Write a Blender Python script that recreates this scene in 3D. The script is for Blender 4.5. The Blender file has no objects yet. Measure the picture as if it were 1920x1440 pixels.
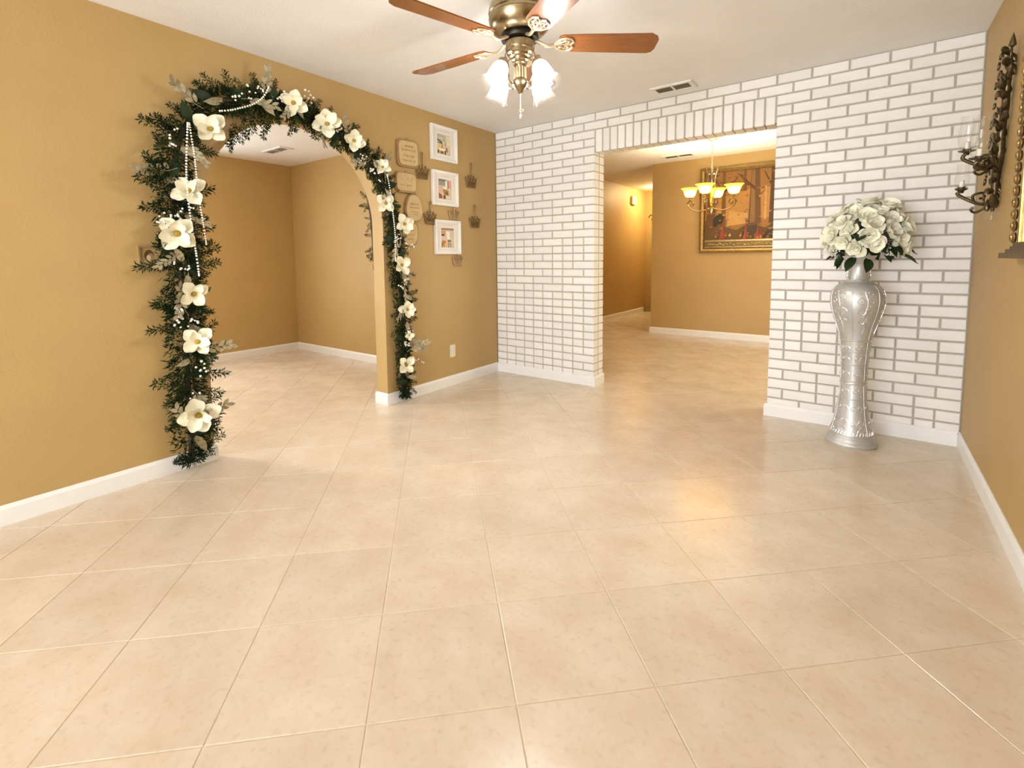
import bpy, bmesh, math, random
from mathutils import Vector, Matrix, Euler

random.seed(7)
R = math.radians
PI = math.pi
sc = bpy.context.scene
COL = sc.collection

# ------------------------------------------------------------------ camera
cam_d = bpy.data.cameras.new('camera')
cam = bpy.data.objects.new('camera', cam_d)
COL.objects.link(cam)
sc.camera = cam
YAW, PITCH, ROLL = 0.6498, -0.0813, -0.0108
fw = Vector((-math.sin(YAW) * math.cos(PITCH), math.cos(YAW) * math.cos(PITCH), math.sin(PITCH)))
rt = Vector((math.cos(YAW), math.sin(YAW), 0))
up = rt.cross(fw)
rt, up = rt * math.cos(ROLL) + up * math.sin(ROLL), up * math.cos(ROLL) - rt * math.sin(ROLL)
m = Matrix((rt, up, -fw)).transposed().to_4x4()
m.translation = (3.0519, -3.9667, 1.172)
cam.matrix_world = m
cam_d.sensor_width = 36
cam_d.lens = 904.62 / 1920 * 36
cam_d.shift_x = (960 - 937.22) / 1920
cam_d.shift_y = (559.21 - 720) / 1920
cam_d.clip_start = 0.05

# ------------------------------------------------------------------ world, added window fill lights, exposure
w = bpy.data.worlds.new('sky'); sc.world = w
w.use_nodes = True
w.node_tree.nodes['Background'].inputs[0].default_value = (0.75, 0.87, 1, 1)
w.node_tree.nodes['Background'].inputs[1].default_value = 1.0
sc.view_settings.view_transform = 'Standard'
sc.view_settings.look = 'None'
sc.view_settings.gamma = 1
sc.view_settings.use_curve_mapping = False
sc.view_settings.exposure = 0.30

def area(name, loc, rot, sx, sy, power, col):
    l = bpy.data.lights.new(name, 'AREA'); l.shape = 'RECTANGLE'; l.size = sx; l.size_y = sy
    l.energy = power; l.color = col
    o = bpy.data.objects.new(name, l); o.location = loc; o.rotation_euler = rot
    COL.objects.link(o); return o

# fill light through three added, unseen windows: rear, next room, dining
FILL_REAR = area('added_fill_rear', (1.75, -7.62, 1.22), (R(90), 0, 0), 2.7, 2.0, 250, (0.87, 0.96, 1.05))
FILL_SIDE = area('added_fill_next_room', (-3.16, -2.53, 1.35), (0, R(-90), 0), 1.3, 1.62, 52, (0.90, 0.96, 1.0))
FILL_DIN = area('added_fill_dining', (4.62, 1.80, 1.45), (0, R(90), 0), 1.3, 1.7, 78, (1.0, 0.90, 0.68))
BULB_FAN, BULB_DIN = 430.0, 560.0

# ------------------------------------------------------------------ materials
def mat(name, col, rough=0.5, metal=0.0, spec=0.5, noise=0.0, nscale=8.0, bump=0.0, bscale=60.0, vary=0.0, stretch=None, coat=0.0, col2=None):
    M = bpy.data.materials.new(name); M.use_nodes = True
    nt = M.node_tree; N = nt.nodes; L = nt.links
    b = N['Principled BSDF']
    b.inputs['Base Color'].default_value = (*col, 1)
    b.inputs['Roughness'].default_value = rough
    b.inputs['Metallic'].default_value = metal
    b.inputs['Specular IOR Level'].default_value = spec
    b.inputs['Coat Weight'].default_value = coat
    tc = N.new('ShaderNodeTexCoord')
    src = tc.outputs['Object']
    if stretch:
        mp = N.new('ShaderNodeMapping'); mp.inputs['Scale'].default_value = stretch
        L.new(src, mp.inputs[0]); src = mp.outputs[0]
    out = None
    if noise > 0 or col2:
        n = N.new('ShaderNodeTexNoise'); n.inputs['Scale'].default_value = nscale; n.inputs['Detail'].default_value = 5
        L.new(src, n.inputs['Vector'])
        mx = N.new('ShaderNodeMix'); mx.data_type = 'RGBA'
        c2 = col2 if col2 else tuple(c * (1 - noise) for c in col)
        mx.inputs['A'].default_value = (*col, 1); mx.inputs['B'].default_value = (*c2, 1)
        rp = N.new('ShaderNodeValToRGB'); rp.color_ramp.elements[0].position = 0.35; rp.color_ramp.elements[1].position = 0.68
        L.new(n.outputs['Fac'], rp.inputs[0]); L.new(rp.outputs[0], mx.inputs['Factor'])
        out = mx.outputs['Result']
    if vary > 0:
        oi = N.new('ShaderNodeObjectInfo')
        mr = N.new('ShaderNodeMapRange'); mr.inputs['To Min'].default_value = 1 - vary; mr.inputs['To Max'].default_value = 1 + vary * 0.4
        L.new(oi.outputs['Random'], mr.inputs[0])
        hs = N.new('ShaderNodeHueSaturation')
        L.new(mr.outputs[0], hs.inputs['Value'])
        if out: L.new(out, hs.inputs['Color'])
        else: hs.inputs['Color'].default_value = (*col, 1)
        out = hs.outputs[0]
    if out: L.new(out, b.inputs['Base Color'])
    if bump > 0:
        n2 = N.new('ShaderNodeTexNoise'); n2.inputs['Scale'].default_value = bscale; n2.inputs['Detail'].default_value = 6
        L.new(src, n2.inputs['Vector'])
        bp = N.new('ShaderNodeBump'); bp.inputs['Strength'].default_value = bump; bp.inputs['Distance'].default_value = 0.004
        L.new(n2.outputs['Fac'], bp.inputs['Height']); L.new(bp.outputs[0], b.inputs['Normal'])
    return M

def emit(name, col, strength):
    M = bpy.data.materials.new(name); M.use_nodes = True
    nt = M.node_tree; nt.nodes.clear()
    e = nt.nodes.new('ShaderNodeEmission'); e.inputs[0].default_value = (*col, 1); e.inputs[1].default_value = strength
    o = nt.nodes.new('ShaderNodeOutputMaterial'); nt.links.new(e.outputs[0], o.inputs[0])
    return M

def thin_glass(name, col, transp, transl, rough=0.05):
    """thin blown glass: lets light straight through, scatters some, reflects a little"""
    M = bpy.data.materials.new(name); M.use_nodes = True
    nt = M.node_tree; N = nt.nodes; L = nt.links; N.clear()
    t = N.new('ShaderNodeBsdfTransparent'); t.inputs[0].default_value = (*col, 1)
    s = N.new('ShaderNodeBsdfTranslucent'); s.inputs[0].default_value = (*col, 1)
    d = N.new('ShaderNodeBsdfDiffuse'); d.inputs[0].default_value = (*col, 1)
    g = N.new('ShaderNodeBsdfGlossy'); g.inputs['Roughness'].default_value = rough
    lwt = N.new('ShaderNodeLayerWeight'); lwt.inputs[0].default_value = 0.5
    pw = N.new('ShaderNodeMath'); pw.operation = 'POWER'; pw.inputs[1].default_value = 3.5; L.new(lwt.outputs['Facing'], pw.inputs[0])
    lw = N.new('ShaderNodeMath'); lw.operation = 'MULTIPLY_ADD'; lw.inputs[1].default_value = 0.55; lw.inputs[2].default_value = 0.04; L.new(pw.outputs[0], lw.inputs[0])
    m0 = N.new('ShaderNodeMixShader'); m0.inputs[0].default_value = 0.35
    L.new(s.outputs[0], m0.inputs[1]); L.new(d.outputs[0], m0.inputs[2])
    m1 = N.new('ShaderNodeMixShader'); m1.inputs[0].default_value = transl
    L.new(t.outputs[0], m1.inputs[1]); L.new(m0.outputs[0], m1.inputs[2])
    m2 = N.new('ShaderNodeMixShader')
    L.new(lw.outputs[0], m2.inputs[0]); L.new(m1.outputs[0], m2.inputs[1]); L.new(g.outputs[0], m2.inputs[2])
    o = N.new('ShaderNodeOutputMaterial'); L.new(m2.outputs[0], o.inputs[0])
    return M

MT = {}
MT['wall'] = mat('tan_wall_paint', (0.470, 0.308, 0.118), 0.55, noise=0.05, nscale=3, bump=0.25, bscale=70)
MT['ceil'] = mat('ceiling_paint', (0.86, 0.84, 0.82), 0.8, noise=0.03, nscale=5, bump=0.3, bscale=90)
MT['white'] = mat('white_trim_paint', (0.82, 0.79, 0.76), 0.35, noise=0.03, nscale=9)
MT['brick'] = mat('white_painted_brick', (0.83, 0.79, 0.74), 0.45, noise=0.05, nscale=14, bump=0.35, bscale=55, vary=0.06)
MT['mortar'] = mat('grey_mortar', (0.47, 0.415, 0.355), 0.8, noise=0.12, nscale=30, bump=0.5, bscale=120)
MT['grout'] = mat('grout', (0.74, 0.62, 0.48), 0.7, noise=0.1, nscale=30)
MT['wood'] = mat('cherry_fan_wood', (0.25, 0.082, 0.018), 0.30, noise=0.35, nscale=9, stretch=(1.2, 14, 4), coat=0.3)
MT['brass'] = mat('antique_brass', (0.40, 0.315, 0.19), 0.26, metal=1.0, noise=0.25, nscale=30)
MT['darkmetal'] = mat('dark_hub_metal', (0.03, 0.022, 0.016), 0.4, metal=0.6, noise=0.2)
MT['filigree'] = mat('pale_brass_filigree', (0.66, 0.53, 0.36), 0.3, metal=0.7, noise=0.2, nscale=40)
MT['shade'] = thin_glass('frosted_bell_glass', (0.97, 0.96, 0.94), 0, 0.018)
MT['frost'] = thin_glass('frosted_upper_glass', (0.80, 0.79, 0.77), 0, 0.75, 0.3)
MT['clear'] = thin_glass('clear_glass', (0.98, 0.98, 0.97), 0, 0.03, 0.02)
MT['amber'] = thin_glass('amber_glass', (1.0, 0.72, 0.22), 0, 0.72, 0.2)
MT['bulb'] = emit('lit_bulb_warm', (0.97, 0.97, 0.95), BULB_FAN)
MT['bulb_d'] = emit('lit_bulb_amber', (1.0, 0.93, 0.62), BULB_DIN)
MT['silver'] = mat('silver_leaf_vase', (0.54, 0.53, 0.505), 0.42, metal=0.45, noise=0.18, nscale=12, bump=0.15, bscale=40)
MT['silver_hi'] = mat('polished_silver_relief', (0.78, 0.76, 0.73), 0.25, metal=0.8, noise=0.1, nscale=30)
MT['rose'] = mat('cream_rose_petal', (0.90, 0.87, 0.70), 0.6, noise=0.10, nscale=25, vary=0.12)
MT['magnolia'] = mat('ivory_magnolia_petal', (0.90, 0.85, 0.66), 0.55, noise=0.10, nscale=20, vary=0.08)
MT['stamen'] = mat('yellow_stamen', (0.50, 0.33, 0.04), 0.7, noise=0.5, nscale=60)
MT['pine'] = mat('dark_pine_needle', (0.022, 0.040, 0.011), 0.85, spec=0.12, noise=0.45, nscale=25, vary=0.45)
MT['cedar'] = mat('olive_cedar', (0.065, 0.085, 0.020), 0.85, spec=0.12, noise=0.4, nscale=25, vary=0.35)
MT['leaf'] = mat('dark_green_leaf', (0.018, 0.036, 0.010), 0.5, spec=0.25, noise=0.4, nscale=14, vary=0.3)
MT['glitter'] = mat('champagne_glitter_leaf', (0.46, 0.40, 0.25), 0.4, metal=0.25, noise=0.4, nscale=60, vary=0.3)
MT['pearl'] = mat('pearl_bead', (0.90, 0.86, 0.78), 0.22, noise=0.04)
MT['stem'] = mat('brown_stem', (0.07, 0.05, 0.025), 0.7, noise=0.3)
MT['gold'] = mat('antique_gold_frame', (0.48, 0.33, 0.12), 0.32, metal=0.85, noise=0.35, nscale=35)
MT['golddark'] = mat('dark_gold_frame', (0.22, 0.13, 0.04), 0.4, metal=0.6, noise=0.4, nscale=40)
MT['bronze'] = mat('antique_bronze', (0.155, 0.115, 0.06), 0.32, metal=0.85, noise=0.5, nscale=45)
MT['plaque'] = mat('beige_plaque', (0.60, 0.43, 0.21), 0.6, noise=0.12, nscale=20)
MT['plaque_rim'] = mat('brown_plaque_rim', (0.36, 0.23, 0.095), 0.55, noise=0.2, nscale=30)
MT['ink'] = mat('brown_ink', (0.27, 0.17, 0.07), 0.7, noise=0.2)
MT['crown'] = mat('dark_bronze_crown', (0.24, 0.15, 0.055), 0.45, metal=0.5, noise=0.3, nscale=50)
MT['crown_l'] = mat('rose_gold_crown', (0.50, 0.33, 0.17), 0.4, metal=0.4, noise=0.2, nscale=50)
MT['matboard'] = mat('mat_board', (0.78, 0.74, 0.68), 0.8, noise=0.03)
MT['plastic'] = mat('ivory_plastic', (0.74, 0.66, 0.50), 0.4, noise=0.03)
MT['slot'] = mat('dark_slot', (0.05, 0.04, 0.03), 0.7, noise=0.1)
MT['ventdark'] = mat('vent_louver', (0.42, 0.35, 0.26), 0.6, noise=0.1)
MT['mirror'] = mat('mirror_glass', (0.85, 0.85, 0.85), 0.03, metal=1.0, noise=0.01)
MT['alu'] = mat('white_window_frame', (0.78, 0.78, 0.78), 0.4, noise=0.02)
_flat = {}
def flat(r, g, b):
    """print or paint colour given as 0..255"""
    k = (r, g, b)
    if k not in _flat:
        lin = tuple(((c / 255) / 12.92 if c / 255 < 0.04045 else ((c / 255 + 0.055) / 1.055) ** 2.4) for c in k)
        _flat[k] = mat('print_%d_%d_%d' % k, lin, 0.6, noise=0.12, nscale=40)
    return _flat[k]

def tile_material():
    M = mat('beige_porcelain_tile', (0.70, 0.525, 0.345), 0.23, spec=0.55)
    nt = M.node_tree; N = nt.nodes; L = nt.links; b = N['Principled BSDF']
    geo = N.new('ShaderNodeNewGeometry')
    mp = N.new('ShaderNodeMapping'); mp.inputs['Scale'].default_value = (1, 1, 1)
    L.new(geo.outputs['Position'], mp.inputs[0])
    n1 = N.new('ShaderNodeTexNoise'); n1.inputs['Scale'].default_value = 5; n1.inputs['Detail'].default_value = 8; n1.inputs['Roughness'].default_value = 0.65
    n2 = N.new('ShaderNodeTexNoise'); n2.inputs['Scale'].default_value = 46; n2.inputs['Detail'].default_value = 5
    L.new(mp.outputs[0], n1.inputs['Vector']); L.new(mp.outputs[0], n2.inputs['Vector'])
    r1 = N.new('ShaderNodeValToRGB')
    r1.color_ramp.elements[0].position = 0.3; r1.color_ramp.elements[0].color = (0.600, 0.480, 0.352, 1)
    r1.color_ramp.elements[1].position = 0.7; r1.color_ramp.elements[1].color = (0.700, 0.600, 0.482, 1)
    L.new(n1.outputs['Fac'], r1.inputs[0])
    r2 = N.new('ShaderNodeValToRGB')
    r2.color_ramp.elements[0].position = 0.30; r2.color_ramp.elements[0].color = (0.88, 0.85, 0.80, 1)
    r2.color_ramp.elements[1].position = 0.46; r2.color_ramp.elements[1].color = (1, 1, 1, 1)
    L.new(n2.outputs['Fac'], r2.inputs[0])
    mx = N.new('ShaderNodeMix'); mx.data_type = 'RGBA'; mx.blend_type = 'MULTIPLY'; mx.inputs['Factor'].default_value = 0.7
    L.new(r1.outputs[0], mx.inputs['A']); L.new(r2.outputs[0], mx.inputs['B'])
    oi = N.new('ShaderNodeObjectInfo'); mr = N.new('ShaderNodeMapRange'); mr.inputs['To Min'].default_value = 0.96; mr.inputs['To Max'].default_value = 1.03
    L.new(oi.outputs['Random'], mr.inputs[0])
    hs = N.new('ShaderNodeHueSaturation'); L.new(mr.outputs[0], hs.inputs['Value']); L.new(mx.outputs['Result'], hs.inputs['Color'])
    L.new(hs.outputs[0], b.inputs['Base Color'])
    rr = N.new('ShaderNodeMapRange'); rr.inputs['To Min'].default_value = 0.13; rr.inputs['To Max'].default_value = 0.26
    L.new(n1.outputs['Fac'], rr.inputs[0]); L.new(rr.outputs[0], b.inputs['Roughness'])
    bp = N.new('ShaderNodeBump'); bp.inputs['Strength'].default_value = 0.08; bp.inputs['Distance'].default_value = 0.003
    L.new(n2.outputs['Fac'], bp.inputs['Height']); L.new(bp.outputs[0], b.inputs['Normal'])
    return M
MT['tile'] = tile_material()

# ------------------------------------------------------------------ mesh helpers
class MB:
    def __init__(s):
        s.v = []; s.f = []; s.mi = []; s.cur = 0
    def add(s, vs, fs):
        o = len(s.v); s.v += [tuple(p) for p in vs]
        for f in fs:
            s.f.append(tuple(i + o for i in f)); s.mi.append(s.cur)
        return s
    def box(s, x0, x1, y0, y1, z0, z1):
        return s.add([(x0, y0, z0), (x1, y0, z0), (x1, y1, z0), (x0, y1, z0), (x0, y0, z1), (x1, y0, z1), (x1, y1, z1), (x0, y1, z1)],
                     [(0, 3, 2, 1), (4, 5, 6, 7), (0, 1, 5, 4), (1, 2, 6, 5), (2, 3, 7, 6), (3, 0, 4, 7)])
    def bar(s, a, b, w, h):
        """box beam from a to b"""
        a = Vector(a); b = Vector(b); d = (b - a).normalized()
        r = Vector((0, 0, 1)) if abs(d.z) < 0.9 else Vector((1, 0, 0))
        u = d.cross(r).normalized() * w / 2; t = u.cross(d).normalized() * h / 2
        vs = [p + q for p in (a, b) for q in (-u - t, u - t, u + t, -u + t)]
        return s.add(vs, [(0, 1, 2, 3), (7, 6, 5, 4), (0, 4, 5, 1), (1, 5, 6, 2), (2, 6, 7, 3), (3, 7, 4, 0)])
    def lathe(s, prof, n=24, c=(0, 0, 0), axis=(0, 0, 1), cap=True):
        """prof: (radius, distance along axis)"""
        q = Vector((0, 0, 1)).rotation_difference(Vector(axis).normalized()); c = Vector(c)
        vs = []
        for r, z in prof:
            for k in range(n):
                a = 2 * PI * k / n
                vs.append(c + q @ Vector((r * math.cos(a), r * math.sin(a), z)))
        fs = []
        for i in range(len(prof) - 1):
            for k in range(n):
                k2 = (k + 1) % n
                fs.append((i * n + k, i * n + k2, (i + 1) * n + k2, (i + 1) * n + k))
        if cap:
            if prof[0][0] > 1e-5: fs.append(tuple(range(n - 1, -1, -1)))
            if prof[-1][0] > 1e-5: fs.append(tuple((len(prof) - 1) * n + k for k in range(n)))
        return s.add(vs, fs)
    def sphere(s, c, r, n=8, k=5, sq=(1, 1, 1)):
        vs = []; c = Vector(c)
        prof = [(math.sin(PI * i / k), -math.cos(PI * i / k)) for i in range(k + 1)]
        o = len(s.v)
        vs = [c + Vector((0, 0, -r * sq[2]))]
        for i in range(1, k):
            for j in range(n):
                a = 2 * PI * j / n
                vs.append(c + Vector((r * sq[0] * prof[i][0] * math.cos(a), r * sq[1] * prof[i][0] * math.sin(a), r * sq[2] * prof[i][1])))
        vs.append(c + Vector((0, 0, r * sq[2])))
        fs = []
        for j in range(n): fs.append((0, 1 + (j + 1) % n, 1 + j))
        for i in range(k - 2):
            for j in range(n):
                a = 1 + i * n + j; b = 1 + i * n + (j + 1) % n
                fs.append((a, b, b + n, a + n))
        t = len(vs) - 1
        for j in range(n): fs.append((t, 1 + (k - 2) * n + j, 1 + (k - 2) * n + (j + 1) % n))
        return s.add(vs, fs)
    def tube(s, pts, r, n=6, taper=None):
        pts = [Vector(p) for p in pts]; m = len(pts)
        vs = []; prev = None
        for i, p in enumerate(pts):
            d = (pts[min(i + 1, m - 1)] - pts[max(i - 1, 0)]).normalized()
            if prev is None:
                ref = Vector((0, 0, 1)) if abs(d.z) < 0.9 else Vector((1, 0, 0))
                u = d.cross(ref).normalized()
            else:
                u = (prev - d * prev.dot(d)).normalized()
            prev = u; v = d.cross(u)
            rr = r if taper is None else r * taper[i] if isinstance(taper, (list, tuple)) else r * (1 + (taper - 1) * i / (m - 1))
            for k in range(n):
                a = 2 * PI * k / n
                vs.append(p + (u * math.cos(a) + v * math.sin(a)) * rr)
        fs = [(i * n + k, i * n + (k + 1) % n, (i + 1) * n + (k + 1) % n, (i + 1) * n + k) for i in range(m - 1) for k in range(n)]
        fs.append(tuple(range(n - 1, -1, -1))); fs.append(tuple((m - 1) * n + k for k in range(n)))
        return s.add(vs, fs)
    def prism(s, poly, axis, d0, d1):
        """poly: 2D outline (counter-clockwise); axis 'x': (y,z), 'y': (x,z), 'z': (x,y)"""
        def P(a, b, d): return {'x': (d, a, b), 'y': (a, d, b), 'z': (a, b, d)}[axis]
        n = len(poly)
        vs = [P(a, b, d0) for a, b in poly] + [P(a, b, d1) for a, b in poly]
        fs = [tuple(range(n - 1, -1, -1)), tuple(range(n, 2 * n))] + [(i, (i + 1) % n, n + (i + 1) % n, n + i) for i in range(n)]
        return s.add(vs, fs)
    def mesh(s, name, mats, smooth=None):
        me = bpy.data.meshes.new(name); me.from_pydata(s.v, [], s.f)
        if not isinstance(mats, (list, tuple)): mats = [mats]
        for q in mats: me.materials.append(MT[q] if isinstance(q, str) else q)
        if len(mats) > 1: me.polygons.foreach_set('material_index', s.mi)
        bm = bmesh.new(); bm.from_mesh(me)
        bmesh.ops.recalc_face_normals(bm, faces=bm.faces); bm.to_mesh(me); bm.free()
        if smooth is not None:
            me.polygons.foreach_set('use_smooth', [True] * len(me.polygons))
            me.set_sharp_from_angle(angle=R(smooth))
        me.update()
        return me
    def ob(s, name, mats, parent=None, smooth=None, loc=(0, 0, 0), rot=(0, 0, 0)):
        return link(name, s.mesh(name, mats, smooth), parent, loc, rot)

def link(name, data, parent=None, loc=(0, 0, 0), rot=(0, 0, 0), scale=None):
    o = bpy.data.objects.new(name, data); COL.objects.link(o)
    if parent: o.parent = parent
    o.location = loc; o.rotation_euler = rot
    if scale is not None: o.scale = (scale,) * 3 if isinstance(scale, (int, float)) else scale
    return o
def empty(name, loc=(0, 0, 0), rot=(0, 0, 0)):
    o = link(name, None, None, loc, rot); o.empty_display_size = 0.05; return o
def tag(o, label, cat, group=None, kind=None):
    o['label'] = label; o['category'] = cat
    if group: o['group'] = group
    if kind: o['kind'] = kind
    return o
def struct(o, label, cat): return tag(o, label, cat, kind='structure')
def arc(c, r, a0, a1, n, f): return [f(c[0] + r * math.cos(a0 + (a1 - a0) * i / n), c[1] + r * math.sin(a0 + (a1 - a0) * i / n)) for i in range(n + 1)]
def interp(pts, t):
    """smooth point on a polyline by parameter 0..1 (arc length)"""
    pts = [Vector(p) for p in pts]
    L = [0]
    for a, b in zip(pts, pts[1:]): L.append(L[-1] + (b - a).length)
    s = t * L[-1]
    for i in range(len(pts) - 1):
        if s <= L[i + 1] or i == len(pts) - 2:
            u = (s - L[i]) / max(L[i + 1] - L[i], 1e-9)
            p0 = pts[max(i - 1, 0)]; p1 = pts[i]; p2 = pts[i + 1]; p3 = pts[min(i + 2, len(pts) - 1)]
            return 0.5 * ((2 * p1) + (p2 - p0) * u + (2 * p0 - 5 * p1 + 4 * p2 - p3) * u * u + (3 * p1 - p0 - 3 * p2 + p3) * u ** 3)
def smooth_path(pts, n): return [interp(pts, i / n) for i in range(n + 1)]

# ------------------------------------------------------------------ room dimensions (metres)
W, H = 3.547, 2.44               # main room: x 0..W, ceiling height; brick wall front at y = 0
O1, O2, OH = 1.1065, 2.50, 2.10  # opening in the brick wall
BT = 0.19                        # brick wall thickness
REAR = -7.50
LT = 0.13                        # left wall thickness
AY0, AY1, AZ, AR = -2.775, -1.465, 1.44, 0.655   # arch
AYC = (AY0 + AY1) / 2
BX, BY, BH = -2.98, -0.50, 2.40  # next room: far wall x, side wall y, ceiling
DY, DH, DX0 = 3.416, 2.58, 0.395 # dining wall, dining ceiling, corner of the hall
HX, HY = -0.80, 6.35             # hall side wall x, end wall y

# ------------------------------------------------------------------ floor with diagonal tiles
fm = MB().box(-3.2, 4.6, -7.7, 6.6, -0.06, -0.0022)
floor = struct(fm.ob('floor', 'grout'), 'glossy beige porcelain floor tiles laid diagonally through all rooms', 'floor')
TS, TA, TX, TY = 0.3854, 0.7801, 1.5477, -2.7307
ca, sa = math.cos(TA), math.sin(TA)
g = 0.0016
hw = TS / 2 - g; ch = 0.0016
tv = [(-hw, -hw, -0.0022), (hw, -hw, -0.0022), (hw, hw, -0.0022), (-hw, hw, -0.0022),
      (-hw, -hw, -ch * 0.7), (hw, -hw, -ch * 0.7), (hw, hw, -ch * 0.7), (-hw, hw, -ch * 0.7),
      (-hw + ch, -hw + ch, 0), (hw - ch, -hw + ch, 0), (hw - ch, hw - ch, 0), (-hw + ch, hw - ch, 0)]
tf = [(8, 9, 10, 11)] + [(i, (i + 1) % 4, 4 + (i + 1) % 4, 4 + i) for i in range(4)] + [(4 + i, 4 + (i + 1) % 4, 8 + (i + 1) % 4, 8 + i) for i in range(4)]
tile_me = MB().add(tv, tf).mesh('tile', 'tile')
def seen_floor(x, y):
    """floor that the rooms cover and that can be looked at from about the camera"""
    if 0 - 0.25 < x < W + 0.25 and -4.6 < y < 0.2: return True
    if O1 - 1.9 < x < O2 + 0.4 and 0 <= y < DY + 0.1: return x > -0.9 and not (x < 0.9 - y * 0.62)
    if HX - 0.2 < x < DX0 + 0.3 and DY <= y < HY + 0.2: return True
    if BX - 0.2 < x < 0 and -3.1 < y < BY + 0.25: return y > -2.9 - x * 0.36
    return False
extra = MB(); ntile = 0; cand = []
for i in range(-30, 30):
    for j in range(-30, 32):
        u = (i - 2.5) * TS; v = (j - 1.5) * TS
        x = TX + u * ca - v * sa; y = TY + u * sa + v * ca
        if -3.3 < x < 4.7 and -7.7 < y < 6.7:
            cand.append((seen_floor(x, y), (Vector((x, y, 0)) - cam.location).length, x, y))
cand.sort(key=lambda c: (not c[0], c[1]))
for s_, d_, x, y in cand:
    if s_ and ntile < 300:
        link('tile', tile_me, floor, (x, y, 0), (0, 0, TA)); ntile += 1
    else:
        extra.add([(x + a * ca - b * sa, y + a * sa + b * ca, z) for a, b, z in tv], tf)
e = extra.ob('distant_tiles', 'tile', floor); e['kind'] = 'stuff'

# ------------------------------------------------------------------ walls, ceilings
def wall(name, label, *boxes, m='wall'):
    mb = MB()
    for b in boxes: mb.box(*b)
    return struct(mb.ob(name, m), label, 'wall')

# left wall with the arch
lw = MB()
N = 40
arch = [(AYC - AR * math.cos(PI * i / N), AZ + AR * math.sin(PI * i / N)) for i in range(N + 1)]
outl = [(AY0, 0)] + arch + [(AY1, 0)]
for x in (0, -LT):
    lw.add([(x, REAR, 0), (x, AY0, 0), (x, AY0, H), (x, REAR, H)], [(0, 1, 2, 3)])
    lw.add([(x, AY1, 0), (x, 0, 0), (x, 0, H), (x, AY1, H)], [(0, 1, 2, 3)])
    for (a, b), (c, d) in zip(arch, arch[1:]):
        lw.add([(x, a, b), (x, c, d), (x, c, H), (x, a, H)], [(0, 1, 2, 3)])
o = len(lw.v)
lw.add([(x, a, b) for a, b in outl for x in (0, -LT)], [(2 * i, 2 * i + 1, 2 * i + 3, 2 * i + 2) for i in range(len(outl) - 1)])
lw.add([(0, REAR, H), (0, 0, H), (-LT, 0, H), (-LT, REAR, H)], [(0, 1, 2, 3)])
lw.add([(0, 0, 0), (0, 0, H), (-LT, 0, H), (-LT, 0, 0)], [(0, 1, 2, 3)])
bpy_lw = struct(lw.ob('wall_left', 'wall', smooth=30), 'tan painted left wall with a round arched opening', 'wall')

wall('wall_right', 'tan painted right wall carrying the sconce and gold frame', (W, W + 0.12, REAR, 0, 0, H))
wall('wall_rear', 'tan wall behind the viewer around the added unseen window',
     (-LT, 0.35, REAR - 0.15, REAR, 0, H), (3.15, W + 0.12, REAR - 0.15, REAR, 0, H), (0.35, 3.15, REAR - 0.15, REAR, 2.25, H), (0.35, 3.15, REAR - 0.15, REAR, 0, 0.18))
wall('wall_next_room_far', 'tan far wall of the room seen through the arch',
     (BX - 0.12, BX, -1.66, BY, 0, BH), (BX - 0.12, BX, -5.3, -3.40, 0, BH), (BX - 0.12, BX, -3.40, -1.66, 0, 0.65), (BX - 0.12, BX, -3.40, -1.66, 2.05, BH))
wall('wall_next_room_side', 'tan side wall at right of the room through the arch', (BX - 0.12, -LT, BY, BY + 0.12, 0, BH))
wall('wall_next_room_near', 'tan near wall of the room behind the left wall', (BX - 0.12, -LT, -5.42, -5.3, 0, BH))
wall('wall_dining', 'tan dining room wall holding the forest painting', (DX0, 4.5, DY, DY + 0.12, 0, DH))
wall('wall_dining_right', 'tan right wall of the dining room', (4.38, 4.5, BT, 0.85, 0, DH), (4.38, 4.5, 2.75, DY, 0, DH), (4.38, 4.5, 0.85, 2.75, 0, 0.7), (4.38, 4.5, 0.85, 2.75, 2.15, DH))
wall('wall_hall_right', 'tan right wall of the hallway behind the dining wall', (DX0, DX0 + 0.12, DY + 0.12, HY, 0, DH))
wall('wall_hall_left', 'tan long left wall of the hallway', (HX - 0.12, HX, BT, HY, 0, DH))
wall('wall_hall_end', 'brightly lit tan wall at the end of the hallway', (HX - 0.12, DX0 + 0.12, HY, HY + 0.12, 0, DH))
wall('wall_dining_near', 'plain back side of the brick wall in the dining room', (HX - 0.12, O1 - 0.12, BT - 0.02, BT, 0, DH), (O2 + 0.12, 4.5, BT - 0.02, BT, 0, DH), (O1 - 0.12, O2 + 0.12, BT - 0.02, BT, 2.44, DH))

struct(MB().box(-LT, W + 0.12, REAR - 0.15, 0.17, H, H + 0.08).ob('ceiling', 'ceil'), 'white textured ceiling over the main room', 'ceiling')
struct(MB().box(BX - 0.12, -LT, -5.42, BY + 0.12, BH, BH + 0.08).ob('ceiling_next_room', 'ceil'), 'white ceiling of the room beyond the arch', 'ceiling')
struct(MB().box(HX - 0.12, 4.5, 0.17, HY + 0.12, DH, DH + 0.08).ob('ceiling_dining', 'ceil'), 'white ceiling of the dining room and hallway', 'ceiling')

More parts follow.
